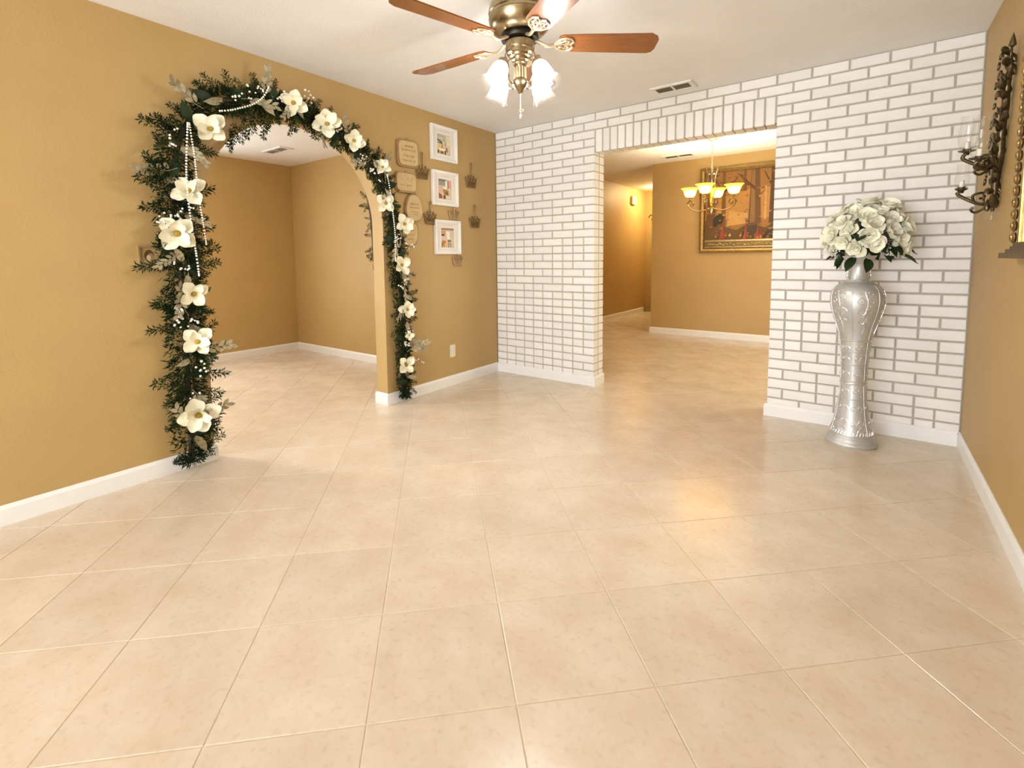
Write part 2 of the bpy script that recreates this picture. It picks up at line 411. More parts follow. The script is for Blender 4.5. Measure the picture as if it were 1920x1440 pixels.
# ------------------------------------------------------------------ brick wall
C = 0.072
def brick_mesh(cache={}):
    def get(w_, h_, d_):
        k = (round(w_, 3), round(h_, 3), round(d_, 3))
        if k not in cache:
            c = 0.0035; x, z = k[0] / 2, k[1] / 2
            vs = [(-x + c, 0, -z + c), (x - c, 0, -z + c), (x - c, 0, z - c), (-x + c, 0, z - c),
                  (-x, c, -z), (x, c, -z), (x, c, z), (-x, c, z), (-x, k[2], -z), (x, k[2], -z), (x, k[2], z), (-x, k[2], z)]
            fs = [(0, 1, 2, 3)] + [(4 + i, 4 + (i + 1) % 4, (i + 1) % 4, i) for i in range(4)] + [(8 + i, 8 + (i + 1) % 4, 4 + (i + 1) % 4, 4 + i) for i in range(4)] + [(11, 10, 9, 8)]
            cache[k] = MB().add(vs, fs).mesh('brick', 'brick')
        return cache[k]
    return get
bmesh_of = brick_mesh()
J = 0.0105
rb = random.Random(3)
def lay(parent, x0, x1, z0, z1, depth=0.09, y=0.0, rot=0):
    """one brick filling the cell x0..x1, z0..z1 less its joint"""
    o = link('brick', bmesh_of(x1 - x0 - J, z1 - z0 - J, depth), parent,
             ((x0 + x1) / 2, y + rb.uniform(-0.0012, 0.0012), (z0 + z1) / 2), (rb.uniform(-0.006, 0.006), rb.uniform(-0.002, 0.002), 0))
    return o
MY = 0.0075
pl = struct(MB().box(0, O1 - 0.007, MY, BT - 0.02, 0, 2.296).ob('wall_back_left', 'mortar'), 'white painted brick pier between the tan wall and the opening', 'brick wall')
pr = struct(MB().box(O2 + 0.007, W, MY, BT - 0.02, 0, 2.296).ob('wall_back_right', 'mortar'), 'white painted brick pier behind the silver floor vase', 'brick wall')
pt = struct(MB().box(0, W, MY, BT - 0.02, 2.296, H).box(O1 - 0.005, O2 + 0.005, MY, 0.143, OH + 0.007, 2.2965).ob('wall_back_top', 'mortar'), 'white painted brick lintel course over the wide opening', 'brick wall')
def cuts_left(odd):
    m_ = 0.2187
    return [0.0] + ([0.1225 + m_ * k for k in range(5)] if odd else [0.2317 + m_ * k for k in range(4)]) + [O1]
def cuts_right(odd):
    m_ = 0.2065
    return [O2] + ([O2 + 0.1 + m_ * k for k in range(5)] if odd else [O2 + m_ * k for k in range(1, 5)]) + [W]
for k in range(34):
    zt = H - k * C; zb = max(zt - C, 0.0)
    odd = k % 2 == 1
    if k < 2:
        xs = [0.0] + ([0.1225 + 0.2187 * i for i in range(5)] if odd else [0.2317 + 0.2187 * i for i in range(4)])
        xs += [O1 + (0.1162 if odd else 0) + 0.2323 * i for i in range(6)]
        xs += cuts_right(odd)[0 if not odd else 1:]
        xs = sorted(set(round(x, 3) for x in xs)); xs = [x for i, x in enumerate(xs) if i == 0 or x - xs[i - 1] > 0.05]
        if xs[-1] < W - 0.03: xs.append(W)
        for a, b in zip(xs, xs[1:]): lay(pt, a, b, zb, zt)
        continue
    # left pier: running bond above, the courses close to the floor show half bricks set in line
    xs = cuts_left(odd); zm = (zt + zb) / 2
    allc = sorted(cuts_left(True)[1:-1] + cuts_left(False)[1:-1])
    p = 0 if zm > 1.75 else 0.12 if zm > 1.35 else 0.38 if zm > 0.85 else 0.9
    xs = sorted(set(xs + [c for c in allc if rb.random() < p]))
    for a, b in zip(xs, xs[1:]): lay(pl, a, b, zb, zt)
    lay(pl, O1 - 0.12, O1, zb, zt, 0.085, 0.105)
    xs = cuts_right(odd)
    allc = sorted(cuts_right(True)[1:-1] + cuts_right(False)[1:-1])
    p = 0 if zm > 0.78 else 0.30
    xs = sorted(set(xs + [c for c in allc if rb.random() < p]))
    for a, b in zip(xs, xs[1:]): lay(pr, a, b, zb, zt)
    lay(pr, O2, O2 + 0.12, zb, zt, 0.085, 0.105)
n = 20
for k in range(n):
    a = O1 + (O2 - O1) * k / n; b = O1 + (O2 - O1) * (k + 1) / n
    lay(pt, a, b, OH - J / 2, 2.296, 0.145)

# ------------------------------------------------------------------ baseboards
def base_run(name, pts, label, h=0.092, t=0.014):
    """pts: floor polyline of the wall face; the board stands on the left-hand side of the run"""
    prof = [(0, 0), (t, 0), (t, h - 0.018), (t * 0.55, h - 0.004), (t * 0.3, h), (0, h)]
    P = [Vector((x, y, 0)) for x, y in pts]; n_ = len(P); mb = MB(); vs = []
    for i, p in enumerate(P):
        d0 = (P[i] - P[i - 1]).normalized() if i else (P[1] - P[0]).normalized()
        d1 = (P[i + 1] - P[i]).normalized() if i < n_ - 1 else d0
        n0 = Vector((-d0.y, d0.x, 0)); n1 = Vector((-d1.y, d1.x, 0))
        mi = (n0 + n1).normalized(); mi *= 1 / max(mi.dot(n0), 0.3)
        for a, b in prof: vs.append(p + mi * a + Vector((0, 0, b)))
    q = len(prof)
    fs = [(i * q + k, i * q + (k + 1) % q, (i + 1) * q + (k + 1) % q, (i + 1) * q + k) for i in range(n_ - 1) for k in range(q)]
    fs += [tuple(range(q)), tuple((n_ - 1) * q + k for k in range(q - 1, -1, -1))]
    mb.add(vs, fs)
    return struct(mb.ob(name, 'white'), label, 'baseboard')
base_run('baseboard_left', [(-LT, -5.2), (-LT, AY0), (0, AY0), (0, REAR)], 'white baseboard on the left wall up to the arch, ending below the garland')
base_run('baseboard_left_far', [(0, 0), (0, AY1), (-LT, AY1), (-LT, BY)], 'white baseboard between the arch jamb and the brick corner')
base_run('baseboard_back_left', [(O1, BT), (O1, 0), (0.014, 0)], 'white baseboard under the left brick pier')
base_run('baseboard_back_right', [(W - 0.014, 0), (O2, 0), (O2, BT)], 'white baseboard under the brick pier behind the vase')
base_run('baseboard_right', [(W, REAR), (W, 0)], 'white baseboard along the right tan wall')
base_run('baseboard_next_room', [(-LT - 0.014, BY), (BX, BY), (BX, -5.2)], 'white baseboard round the room through the arch')
base_run('baseboard_dining', [(4.38, DY), (DX0, DY), (DX0, HY)], 'white baseboard below the dining room painting')
base_run('baseboard_hall', [(HX, HY - 0.02), (HX, BT)], 'cream baseboard along the hallway wall')

# ------------------------------------------------------------------ unseen windows, added to let the fill light in
def window(name, label, axis, fixed, a0, a1, z0, z1, mull):
    mb = MB()
    def bx(a, b, c, d, t=0.03):
        if axis == 'y': mb.box(a, b, fixed - t, fixed + t, c, d)
        else: mb.box(fixed - t, fixed + t, a, b, c, d)
    bx(a0, a1, z0, z0 + 0.05); bx(a0, a1, z1 - 0.05, z1); bx(a0, a0 + 0.05, z0 + 0.05, z1 - 0.05); bx(a1 - 0.05, a1, z0 + 0.05, z1 - 0.05)
    for k in mull: bx(k - 0.025, k + 0.025, z0 + 0.05, z1 - 0.05)
    f = struct(mb.ob(name, 'alu'), label, 'window')
    e_ = [a0 + 0.05] + [q for k in mull for q in (k - 0.025, k + 0.025)] + [a1 - 0.05]
    for a, b in zip(e_[::2], e_[1::2]):
        gm = MB()
        if axis == 'y': gm.box(a, b, fixed - 0.003, fixed + 0.003, z0 + 0.05, z1 - 0.05)
        else: gm.box(fixed - 0.003, fixed + 0.003, a, b, z0 + 0.05, z1 - 0.05)
        gm.ob('pane', 'clear', f)
window('added_window_1', 'wide white window added behind the viewer to carry the light', 'y', REAR - 0.07, 0.35, 3.15, 0.18, 2.25, [1.75])
window('added_window_2', 'unseen white window added to light the room beyond the arch', 'x', BX - 0.06, -3.40, -1.66, 0.65, 2.05, [-2.53])
window('added_window_3', 'unseen white side window added to the dining room for fill', 'x', 4.44, 0.85, 2.75, 0.70, 2.15, [1.80])

# ------------------------------------------------------------------ ceiling fan
def ceiling_fan():
    fx, fy = 1.68, -1.98
    t = tag(empty('ceiling_fan', (fx, fy, H)), 'antique brass ceiling fan with cherry wood blades and four lit bell shades', 'ceiling fan')
    z = lambda v: v - H
    MB().lathe([(0.03, z(2.44)), (0.09, z(2.438)), (0.10, z(2.425)), (0.105, z(2.405)), (0.125, z(2.395)), (0.142, z(2.375)), (0.150, z(2.35)), (0.150, z(2.335)),
                (0.146, z(2.33)), (0.146, z(2.318)), (0.150, z(2.313)), (0.147, z(2.295)), (0.138, z(2.27)), (0.118, z(2.25)), (0.085, z(2.238)), (0.0, z(2.237))], 40).ob('motor_housing', 'brass', t, 35)
    MB().lathe([(0.0, z(2.238)), (0.088, z(2.237)), (0.092, z(2.226)), (0.088, z(2.215)), (0.0, z(2.214))], 32).ob('rotor', 'darkmetal', t, 35)
    MB().lathe([(0, z(2.214)), (0.062, z(2.213)), (0.070, z(2.205)), (0.071, z(2.180)), (0.069, z(2.170)), (0.064, z(2.166)), (0.063, z(2.152)), (0.054, z(2.148)),
                (0.052, z(2.138)), (0.043, z(2.134)), (0.041, z(2.122)), (0.033, z(2.118)), (0.035, z(2.108)), (0.030, z(2.102)), (0.0, z(2.10))], 32).ob('switch_housing', 'brass', t, 30)
    col = MB().lathe([(0, z(2.102)), (0.030, z(2.10)), (0.026, z(2.085)), (0.027, z(2.04)), (0.036, z(2.028)), (0.038, z(2.015)), (0.032, z(2.0)), (0.018, z(1.985)), (0.011, z(1.972)), (0.0, z(1.968))], 24).ob('light_column', 'brass', t, 35)
    fl = MB()
    for k in range(12):
        a = 2 * PI * k / 12
        fl.tube([(0.0265 * math.cos(a), 0.0265 * math.sin(a), z(2.09)), (0.0275 * math.cos(a), 0.0275 * math.sin(a), z(2.04))], 0.004, 5)
    fl.ob('flutes', 'filigree', col, 40)
    ch_ = MB()
    for k in range(16): ch_.sphere((0.004, -0.004, z(1.965 - 0.0058 * k)), 0.0030, 6, 4)
    ch_.lathe([(0.002, z(1.872)), (0.006, z(1.865)), (0.005, z(1.850)), (0.0, z(1.845))], 8, (0.004, -0.004, 0))
    ch_.ob('pull_chain', 'filigree', t, 50)
    ring = MB(); ring.tube([(0.012 + 0.010 * math.cos(a), -0.006, z(1.885) + 0.006 * math.sin(a)) for a in [2 * PI * i / 12 for i in range(13)]], 0.0022, 5)
    ring.ob('chain_ring', 'filigree', t, 50)
    # blades
    for k in range(5):
        a = R(39 + 72 * k)
        bm_ = MB(); r0, r1 = 0.185, 0.665
        out = [(r0, -0.048), (r0 + 0.02, -0.058), (0.30, -0.063), (0.60, -0.071), (r1 - 0.045, -0.072), (r1 - 0.012, -0.052), (r1, -0.030), (r1, 0.040), (r1 - 0.010, 0.062), (r1 - 0.03, 0.071), (0.60, 0.071), (0.30, 0.063), (r0 + 0.02, 0.058), (r0, 0.048)]
        bm_.prism(out, 'z', -0.003, 0.003)
        b = bm_.ob('blade', 'wood', t, None, (0, 0, z(2.206)), Euler((R(-12), 0, a), 'XYZ'))
        # bracket: arm from the hub and an open scroll plate under the blade
        br = MB(); zz = -0.007
        br.tube(smooth_path([(0.075, 0, 0.012), (0.105, 0, -0.004), (0.135, 0, -0.016), (0.165, 0, -0.010)], 10), 0.0085, 6)
        br.tube([(0.165, 0, zz - 0.003), (0.185, -0.030, zz), (0.215, -0.046, zz), (0.245, -0.040, zz), (0.258, -0.018, zz), (0.245, 0, zz), (0.258, 0.018, zz), (0.245, 0.040, zz), (0.215, 0.046, zz), (0.185, 0.030, zz), (0.165, 0, zz - 0.003)], 0.0062, 6)
        for s in (-1, 1):
            br.tube(smooth_path([(0.170, 0, zz), (0.195, s * 0.012, zz), (0.222, s * 0.026, zz), (0.236, s * 0.022, zz), (0.230, s * 0.010, zz), (0.216, s * 0.012, zz)], 12), 0.005, 5)
            br.tube(smooth_path([(0.185, s * 0.028, zz), (0.205, s * 0.020, zz), (0.218, s * 0.034, zz)], 6), 0.0045, 5)
        br.tube([(0.165, 0, zz), (0.248, 0, zz)], 0.005, 5)
        br.ob('blade_bracket', 'filigree', b, 50)
    # lamps
    for a in (-10, 80, 170, 260):
        ca_, sa_ = math.cos(R(a)), math.sin(R(a))
        def P(r, zz): return Vector((r * ca_, r * sa_, z(zz)))
        am = MB()
        am.tube(smooth_path([P(0.03, 2.022), P(0.055, 2.005), P(0.082, 2.03), P(0.078, 2.075), P(0.095, 2.115), P(0.108, 2.098)], 18), 0.0035, 6)
        am.tube(smooth_path([P(0.045, 2.135), P(0.075, 2.150), P(0.095, 2.130), P(0.106, 2.10)], 12), 0.003, 6)
        arm = am.ob('lamp_arm', 'brass', t, 50)
        ax = (P(0.180, 1.965) - P(0.110, 2.09)).normalized(); c0 = P(0.106, 2.098)
        MB().lathe([(0.0, -0.004), (0.018, -0.002), (0.025, 0.006), (0.026, 0.030), (0.022, 0.034), (0.0, 0.034)], 20, c0, ax).ob('socket_cup', 'brass', arm, 35)
        sh = [(0.0245, 0.022), (0.031, 0.032), (0.039, 0.050), (0.0435, 0.075), (0.046, 0.100), (0.051, 0.120), (0.060, 0.137), (0.068, 0.146)]
        shade = MB(); nn = 36; vs = []
        q = Vector((0, 0, 1)).rotation_difference(ax)
        for i, (r, zz) in enumerate(sh):
            for k in range(nn):
                th = 2 * PI * k / nn; amp = max(0, (i - 3) / 4) * 0.003
                rr = r + amp * math.cos(8 * th); vs.append(c0 + q @ Vector((rr * math.cos(th), rr * math.sin(th), zz + amp * math.cos(8 * th))))
        shade.add(vs, [(i * nn + k, i * nn + (k + 1) % nn, (i + 1) * nn + (k + 1) % nn, (i + 1) * nn + k) for i in range(len(sh) - 1) for k in range(nn)])
        shade.mi = [0 if i < 4 else 1 for i in range(len(sh) - 1) for k in range(nn)]     # frosted upper bell, clear flared rim
        shade.ob('glass_shade', ['frost', 'shade'], arm, 60)
        bl = MB().lathe([(0.0, 0.034), (0.012, 0.036), (0.013, 0.050), (0.022, 0.068), (0.027, 0.085), (0.025, 0.100), (0.015, 0.112), (0.0, 0.116)], 16, c0, ax)
        bl.ob('bulb', 'bulb', arm, 60)
ceiling_fan()

# ------------------------------------------------------------------ chandelier in the dining room
def chandelier():
    cx, cy = 1.535, 2.24
    t = tag(empty('chandelier', (cx, cy, DH)), 'pale bronze chandelier with four lit amber glass bowls in dining room', 'chandelier')
    z = lambda v: v - DH
    MB().lathe([(0, z(2.58)), (0.062, z(2.578)), (0.058, z(2.560)), (0.03, z(2.545)), (0.008, z(2.535)), (0, z(2.534))], 24).ob('canopy', 'filigree', t, 35)
    cm = MB(); k = 0; zz = 2.535
    while zz > 2.23:
        pts = [(0.009 * math.cos(a) if k % 2 else 0, 0 if k % 2 else 0.009 * math.cos(a), z(zz - 0.014) + 0.018 * math.sin(a)) for a in [2 * PI * i / 10 for i in range(11)]]
        cm.tube(pts, 0.0028, 5); zz -= 0.027; k += 1
    cm.ob('chain', 'filigree', t, 50)
    cm = MB().lathe([(0, z(2.225)), (0.012, z(2.22)), (0.02, z(2.20)), (0.010, z(2.18)), (0.014, z(2.15)), (0.016, z(2.0)), (0.010, z(1.98)), (0.012, z(1.80)), (0.024, z(1.78)), (0.018, z(1.755)), (0.026, z(1.73)), (0.012, z(1.70)), (0.017, z(1.685)), (0.0, z(1.665))], 16)
    for k in range(4):
        a = R(12 + 45 + 90 * k); c_, s_ = math.cos(a), math.sin(a)
        P = lambda r, v: (r * c_, r * s_, z(v))
        cm.tube(smooth_path([P(0.095, 2.225), P(0.07, 2.175), P(0.052, 2.10), P(0.050, 2.0), P(0.035, 1.9), P(0.02, 1.80)], 16), 0.0075, 6)
        cm.tube(smooth_path([P(0.012, 2.16), P(0.045, 2.155), P(0.075, 2.165)], 6), 0.005, 5)
    cm.ob('body', 'brass', t, 50)
    # arms: seen from the camera one points left, one right, one near, one far
    base = math.atan2(rt.y, rt.x) + R(-39)
    for k in range(4):
        a = base + PI / 2 * k; c_, s_ = math.cos(a), math.sin(a)
        P = lambda r, v: Vector((r * c_, r * s_, z(v)))
        am = MB().tube(smooth_path([P(0.015, 1.755), P(0.06, 1.735), P(0.13, 1.722), P(0.20, 1.735), P(0.262, 1.785), P(0.275, 1.830), P(0.245, 1.860), P(0.21, 1.845), P(0.205, 1.81), P(0.228, 1.798), P(0.24, 1.815)], 36), 0.0085, 6)
        am.tube(smooth_path([P(0.243, 1.858), P(0.255, 1.875), P(0.250, 1.89)], 5), 0.007, 6)
        arm = am.ob('arm', 'brass', t, 50)
        cup = P(0.250, 1.888)
        MB().lathe([(0, -0.006), (0.018, 0), (0.036, 0.008), (0.03, 0.016), (0, 0.017)], 16, cup).ob('cup', 'filigree', arm, 40)
        MB().lathe([(0.028, 0.014), (0.052, 0.024), (0.062, 0.050), (0.070, 0.080), (0.084, 0.104), (0.108, 0.120), (0.110, 0.122), (0.086, 0.108), (0.073, 0.085), (0.0645, 0.052), (0.052, 0.028), (0.028, 0.018)], 28, cup, cap=False).ob('glass_bowl', 'amber', arm, 60)
        MB().lathe([(0, 0.018), (0.012, 0.02), (0.014, 0.035), (0.026, 0.058), (0.026, 0.075), (0.014, 0.092), (0, 0.096)], 14, cup).ob('bulb', 'bulb_d', arm, 60)
chandelier()

# hallway ceiling lamp (its glow is seen at the far end of the hall)
hl = tag(empty('ceiling_lamp', (-0.25, 5.75, DH)), 'small round lamp on the hallway ceiling', 'ceiling lamp')
MB().lathe([(0, 0), (0.13, 0), (0.13, -0.02), (0.0, -0.02)], 24).ob('base', 'white', hl, 35)
MB().lathe([(0.12, -0.02), (0.115, -0.05), (0.08, -0.08), (0.0, -0.095)], 24).ob('diffuser', emit('hall_diffuser', (1.0, 0.80, 0.42), 170), hl, 60)
nl = tag(empty('ceiling_lamp', (-1.45, -3.25, BH)), 'unseen round fill lamp added to the ceiling of the room beyond the arch', 'ceiling lamp')  # added out of view to brighten the walls beyond the arch
MB().lathe([(0, 0), (0.16, 0), (0.16, -0.02), (0.0, -0.02)], 24).ob('base', 'white', nl, 35)
MB().lathe([(0.15, -0.02), (0.145, -0.05), (0.10, -0.085), (0.0, -0.10)], 24).ob('diffuser', emit('added_lamp_diffuser', (1.0, 0.95, 0.84), 175), nl, 60)

# ------------------------------------------------------------------ silver floor vase and roses
def vase():
    t = tag(empty('floor_vase', (3.015, -0.30, 0)), 'tall silver floor vase with embossed scrolls in front of the brick wall', 'vase')
    prof = [(0, 0.0), (0.132, 0.0), (0.136, 0.012), (0.134, 0.022), (0.127, 0.030), (0.126, 0.044), (0.118, 0.054), (0.114, 0.066), (0.103, 0.10), (0.092, 0.145), (0.082, 0.20), (0.075, 0.26), (0.070, 0.33), (0.068, 0.385),
            (0.068, 0.45), (0.069, 0.505), (0.073, 0.57), (0.080, 0.65), (0.089, 0.70), (0.103, 0.75), (0.118, 0.795), (0.131, 0.845), (0.138, 0.895), (0.137, 0.93), (0.128, 0.962), (0.108, 0.988), (0.080, 1.003), (0.062, 1.012), (0.054, 1.028),
            (0.049, 1.06), (0.047, 1.09), (0.049, 1.112), (0.058, 1.128), (0.072, 1.145), (0.084, 1.162), (0.087, 1.168), (0.081, 1.166), (0.066, 1.142), (0.050, 1.12), (0.042, 1.09), (0.0, 1.08)]
    MB().lathe(prof, 48).ob('body', 'silver', t, 50)
    def rad(zz):
        for (r0, z0), (r1, z1) in zip(prof[1:], prof[2:]):
            if z0 <= zz <= z1 and z1 > z0: return r0 + (r1 - r0) * (zz - z0) / (z1 - z0)
        return 0.05
    for zz, rr in ((0.385, 0.0045), (0.402, 0.0035), (0.505, 0.003), (0.585, 0.003), (0.655, 0.0035), (1.018, 0.0035), (1.122, 0.003), (0.068, 0.003), (0.054, 0.0022), (0.030, 0.003), (0.014, 0.0022), (0.29, 0.0025)):
        r = rad(zz)
        MB().tube([(r * math.cos(a), r * math.sin(a), zz) for a in [2 * PI * i / 36 for i in range(37)]], rr, 6).ob('ring', 'silver_hi' if rr > 0.003 else 'silver', t, 50)
    sm = MB()
    for k in range(6):   # raised seams dividing the panels
        a = R(20 + 60 * k)
        sm.tube([(math.cos(a) * (rad(zz) + 0.0005), math.sin(a) * (rad(zz) + 0.0005), zz) for zz in [0.66 + 0.33 * i / 14 for i in range(15)]], 0.0028, 5)
        sm.tube([(math.cos(a) * (rad(zz) + 0.0005), math.sin(a) * (rad(zz) + 0.0005), zz) for zz in [0.075 + 0.30 * i / 12 for i in range(13)]], 0.0024, 5)
        sm.tube([(math.cos(a) * (rad(zz) + 0.0005), math.sin(a) * (rad(zz) + 0.0005), zz) for zz in [0.41 + 0.24 * i / 8 for i in range(9)]], 0.0022, 5)
    sm.ob('seams', 'silver', t, 60)
    rs = random.Random(5); sc_ = MB(); st = MB()
    def on(a, zz, off=0.001): r = rad(zz) + off; return (r * math.cos(a), r * math.sin(a), zz)
    for k in range(6):
        a = R(50 + 60 * k)
        def spiral(a0, z0, s, flip, turns=1.4):
            pts = []
            for i in range(15):
                u = i / 14; r = s * (1 - 0.8 * u); th = 2 * PI * turns * u + (PI if flip < 0 else 0)
                pts.append(on(a0 + flip * r * math.cos(th) / rad(z0), z0 + r * math.sin(th)))
            sc_.tube(pts, 0.0018, 5)
        for z0, s in ((0.90, 0.028), (0.84, 0.024), (0.78, 0.018), (0.61, 0.016), (0.54, 0.014), (0.45, 0.014), (0.34, 0.015), (0.24, 0.02), (0.15, 0.026), (0.105, 0.02)):
            for f in (-1, 1): spiral(a + f * s * 0.9 / rad(z0), z0 + rs.uniform(-0.004, 0.004), s, f)
            for q in range(3): st.sphere(on(a + rs.uniform(-0.3, 0.3), z0 + rs.uniform(-0.03, 0.03)), rs.uniform(0.0025, 0.0045), 6, 4)
        sc_.tube([on(a + 0.05 * math.sin(i * 0.7), 0.70 + 0.26 * i / 16) for i in range(17)], 0.0022, 5)
        for i in range(4): st.sphere(on(a + (i - 1.5) * 0.16, 0.957 - 0.01 * abs(i - 1.5)), 0.0045, 6, 4)
        for i in range(6): sc_.tube([on(a + (i - 2.5) * 0.16, 0.078), on(a + (i - 2.2) * 0.16, 0.095)], 0.003, 5)
    o_ = sc_.ob('embossed_scrolls', 'silver_hi', t, 60); o_['kind'] = 'stuff'
    o_ = st.ob('studs', 'silver_hi', t, 60); o_['kind'] = 'stuff'
    for a in (YAW, YAW + PI):    # little scroll handles left and right of the neck
        c_, s_ = math.cos(a), math.sin(a)
        P = lambda r, v: (r * c_, r * s_, v)
        MB().tube(smooth_path([P(0.048, 1.105), P(0.064, 1.108), P(0.073, 1.09), P(0.066, 1.07), P(0.072, 1.05), P(0.064, 1.030), P(0.051, 1.034)], 18), 0.0055, 6).ob('handle', 'silver_hi', t, 60)
vase()

def petal_mesh(name, m_, length, width, cup, curl, tip=0.0, nu=5, nv=6, blunt=0.96):
    """petal lying along +X from the origin, cupped upwards (+Z)"""
    mb = MB(); vs = []
    for i in range(nv + 1):
        t_ = i / nv
        wd = width * 0.5 * (math.sin(PI * min(1, t_ * (blunt - 0.10) + 0.10)) ** 0.7)
        for j in range(nu):
            s_ = -1 + 2 * j / (nu - 1)
            x = length * (t_ - (0.16 if blunt < 0.9 else 0.05) * s_ * s_ * t_ ** 4) + tip * (1 - abs(s_)) * (i == nv)
            zz = cup * wd * s_ * s_ + curl * length * (t_ ** 2)
            vs.append((x, wd * s_, zz))
    fs = [(i * nu + j, i * nu + j + 1, (i + 1) * nu + j + 1, (i + 1) * nu + j) for i in range(nv) for j in range(nu - 1)]
    return mb.add(vs, fs).mesh(name, m_, 80)

def bouquet():
    rs = random.Random(11)
    c = Vector((3.015, -0.30, 1.168))
    t = tag(empty('rose_bouquet', c), 'round bouquet of cream roses standing in the silver vase', 'bouquet')
    outer = [petal_mesh('petal', 'rose', 0.060, 0.076, 0.35, k, nu=5, nv=5, blunt=0.82) for k in (-0.10, 0.10)]
    heart = []
    for v in range(3):     # rolled heart: a spiral of overlapping petals
        mb = MB()
        for q in range(7):
            a0 = q * 2.4; r = 0.007 + 0.0048 * q; hgt = 0.050 - 0.0020 * q
            vs = []
            for i in range(5):
                for j in range(7):
                    a = a0 + (-1.1 + 2.2 * j / 6); u = i / 4
                    rr = r * (0.55 + 0.6 * math.sin(PI * min(u, 0.7) * 0.75)) + 0.004 * (u > 0.9)
                    zz = hgt * u * (1 - 0.10 * abs(j - 3) / 3)
                    vs.append((rr * math.cos(a), rr * math.sin(a), zz))
            mb.add(vs, [(i * 7 + j, i * 7 + j + 1, i * 7 + j + 8, i * 7 + j + 7) for i in range(4) for j in range(6)])
        heart.append(mb.mesh('rose', 'rose', 80))
    cen = Vector((0.028, 0.02, 0.125)); n_ = 52
    stems = MB()
    for k in range(n_):
        zz = 1 - (k + 0.5) / n_ * 1.55
        if zz < -0.56: break
        th = k * 2.39996 + rs.uniform(-0.12, 0.12); r = math.sqrt(max(0, 1 - zz * zz))
        d = Vector((r * math.cos(th), r * math.sin(th), zz)); sc_ = rs.uniform(0.86, 1.06)
        p = cen + Vector((d.x * 0.175, d.y * 0.175, d.z * 0.165)) * sc_
        if c.y + p.y > -0.06: p.y = -0.06 - c.y
        dirn = (d + Vector((rs.uniform(-.25, .25), rs.uniform(-.25, .25), rs.uniform(0, .3)))).normalized()
        s = rs.uniform(0.80, 1.10)
        ro = link('rose', rs.choice(heart), t, p, Vector((0, 0, 1)).rotation_difference(dirn).to_euler(), s)
        a0 = rs.random() * 6.28
        for q in range(6):
            a = a0 + q * PI / 3
            tilt = R(-42 if q % 2 else -18) + rs.uniform(-0.12, 0.12)
            link('petal', outer[q % 2], ro, (0.008 * math.cos(a), 0.008 * math.sin(a), 0.010), Euler((0, tilt, a)), rs.uniform(0.9, 1.08))
        stems.tube([(rs.uniform(-.02, .02), rs.uniform(-.02, .02), -0.07), cen * 0.55 + d * 0.03, p - dirn * 0.01], 0.003, 5)
    stems.ob('stems', 'stem', t, 60)
    lm = [petal_mesh('leaf', 'leaf', L_, L_ * 0.55, 0.25, -0.25, tip=0.01, nu=3, nv=5) for L_ in (0.10, 0.075)]
    for k in range(34):
        a = k * 2.39996; zz = rs.uniform(-0.02, 0.14); r = rs.uniform(0.08, 0.16)
        p = cen + Vector((r * math.cos(a), r * math.sin(a), -0.125 + zz))
        if c.y + p.y > -0.09: p.y = -0.09 - c.y
        link('leaf', rs.choice(lm), t, p, Euler((rs.uniform(-.7, .7), rs.uniform(0.1, 1.0), a)), rs.uniform(0.8, 1.1))
    for k in range(4):
        a = R(160 + 50 * k) + 0.3; mb = MB(); p = Vector((0.17 * math.cos(a), 0.12 * math.sin(a), 0.02))
        for q in range(9): mb.sphere(p + Vector((rs.uniform(-.02, .02), rs.uniform(-.02, .02), rs.uniform(-.02, .03))), 0.005, 6, 4)
        mb.ob('berry_cluster', 'pearl', t, 60)
bouquet()

# ------------------------------------------------------------------ garland round the arch
def sprig_mesh(seed, m_, L_, nl, kind):
    rs = random.Random(seed); mb = MB()
    bend = rs.uniform(-0.25, 0.25)
    def axis(u): return Vector((L_ * u, bend * L_ * u * u, 0.05 * L_ * math.sin(3 * u)))
    mb.tube([axis(i / 5) for i in range(6)], 0.0022, 4, 0.5)
    def needle(p, d, ln, wd):
        d = d.normalized(); s = d.cross(Vector((rs.uniform(-1, 1), rs.uniform(-1, 1), rs.uniform(-1, 1)))).normalized() * wd
        q = p + d * ln
        mb.add([p - s * 0.4, p + d * ln * 0.45 - s, q, p + d * ln * 0.45 + s, ], [(0, 1, 2, 3)])
    def twig(base, d0, ln, k):
        for i in range(k):
            u = (i + 1) / k; p = base + d0 * ln * u
            for s in (-1, 1):
                side = d0.cross(Vector((0, 0, 1))).normalized() * s
                needle(p - d0 * 0.01, d0 * 0.85 + side * rs.uniform(0.5, 0.9) + Vector((0, 0, rs.uniform(-.35, .45))), rs.uniform(0.6, 1) * (0.034 if kind == 'pine' else 0.020), 0.0036 if kind == 'pine' else 0.0046)
    for i in range(nl):
        u = 0.12 + 0.88 * i / (nl - 1); p = axis(u); d = (axis(min(u + 0.02, 1.02)) - axis(u - 0.02)).normalized()
        for s in (-1, 1):
            side = d.cross(Vector((0, 0, 1))).normalized() * s
            dd = (d * 0.9 + side * rs.uniform(0.5, 1.0) + Vector((0, 0, rs.uniform(-.4, .5)))).normalized()
            ln = L_ * 0.34 * (1.05 - 0.65 * u) * rs.uniform(0.8, 1.15)
            twig(p, dd, ln, 4)
    return mb.mesh('sprig', m_)
PINE = [sprig_mesh(20 + i, 'pine', 0.17 + 0.01 * i, 7, 'pine') for i in range(4)]
CEDAR = [sprig_mesh(40 + i, 'cedar', 0.17 + 0.012 * i, 7, 'cedar') for i in range(3)]
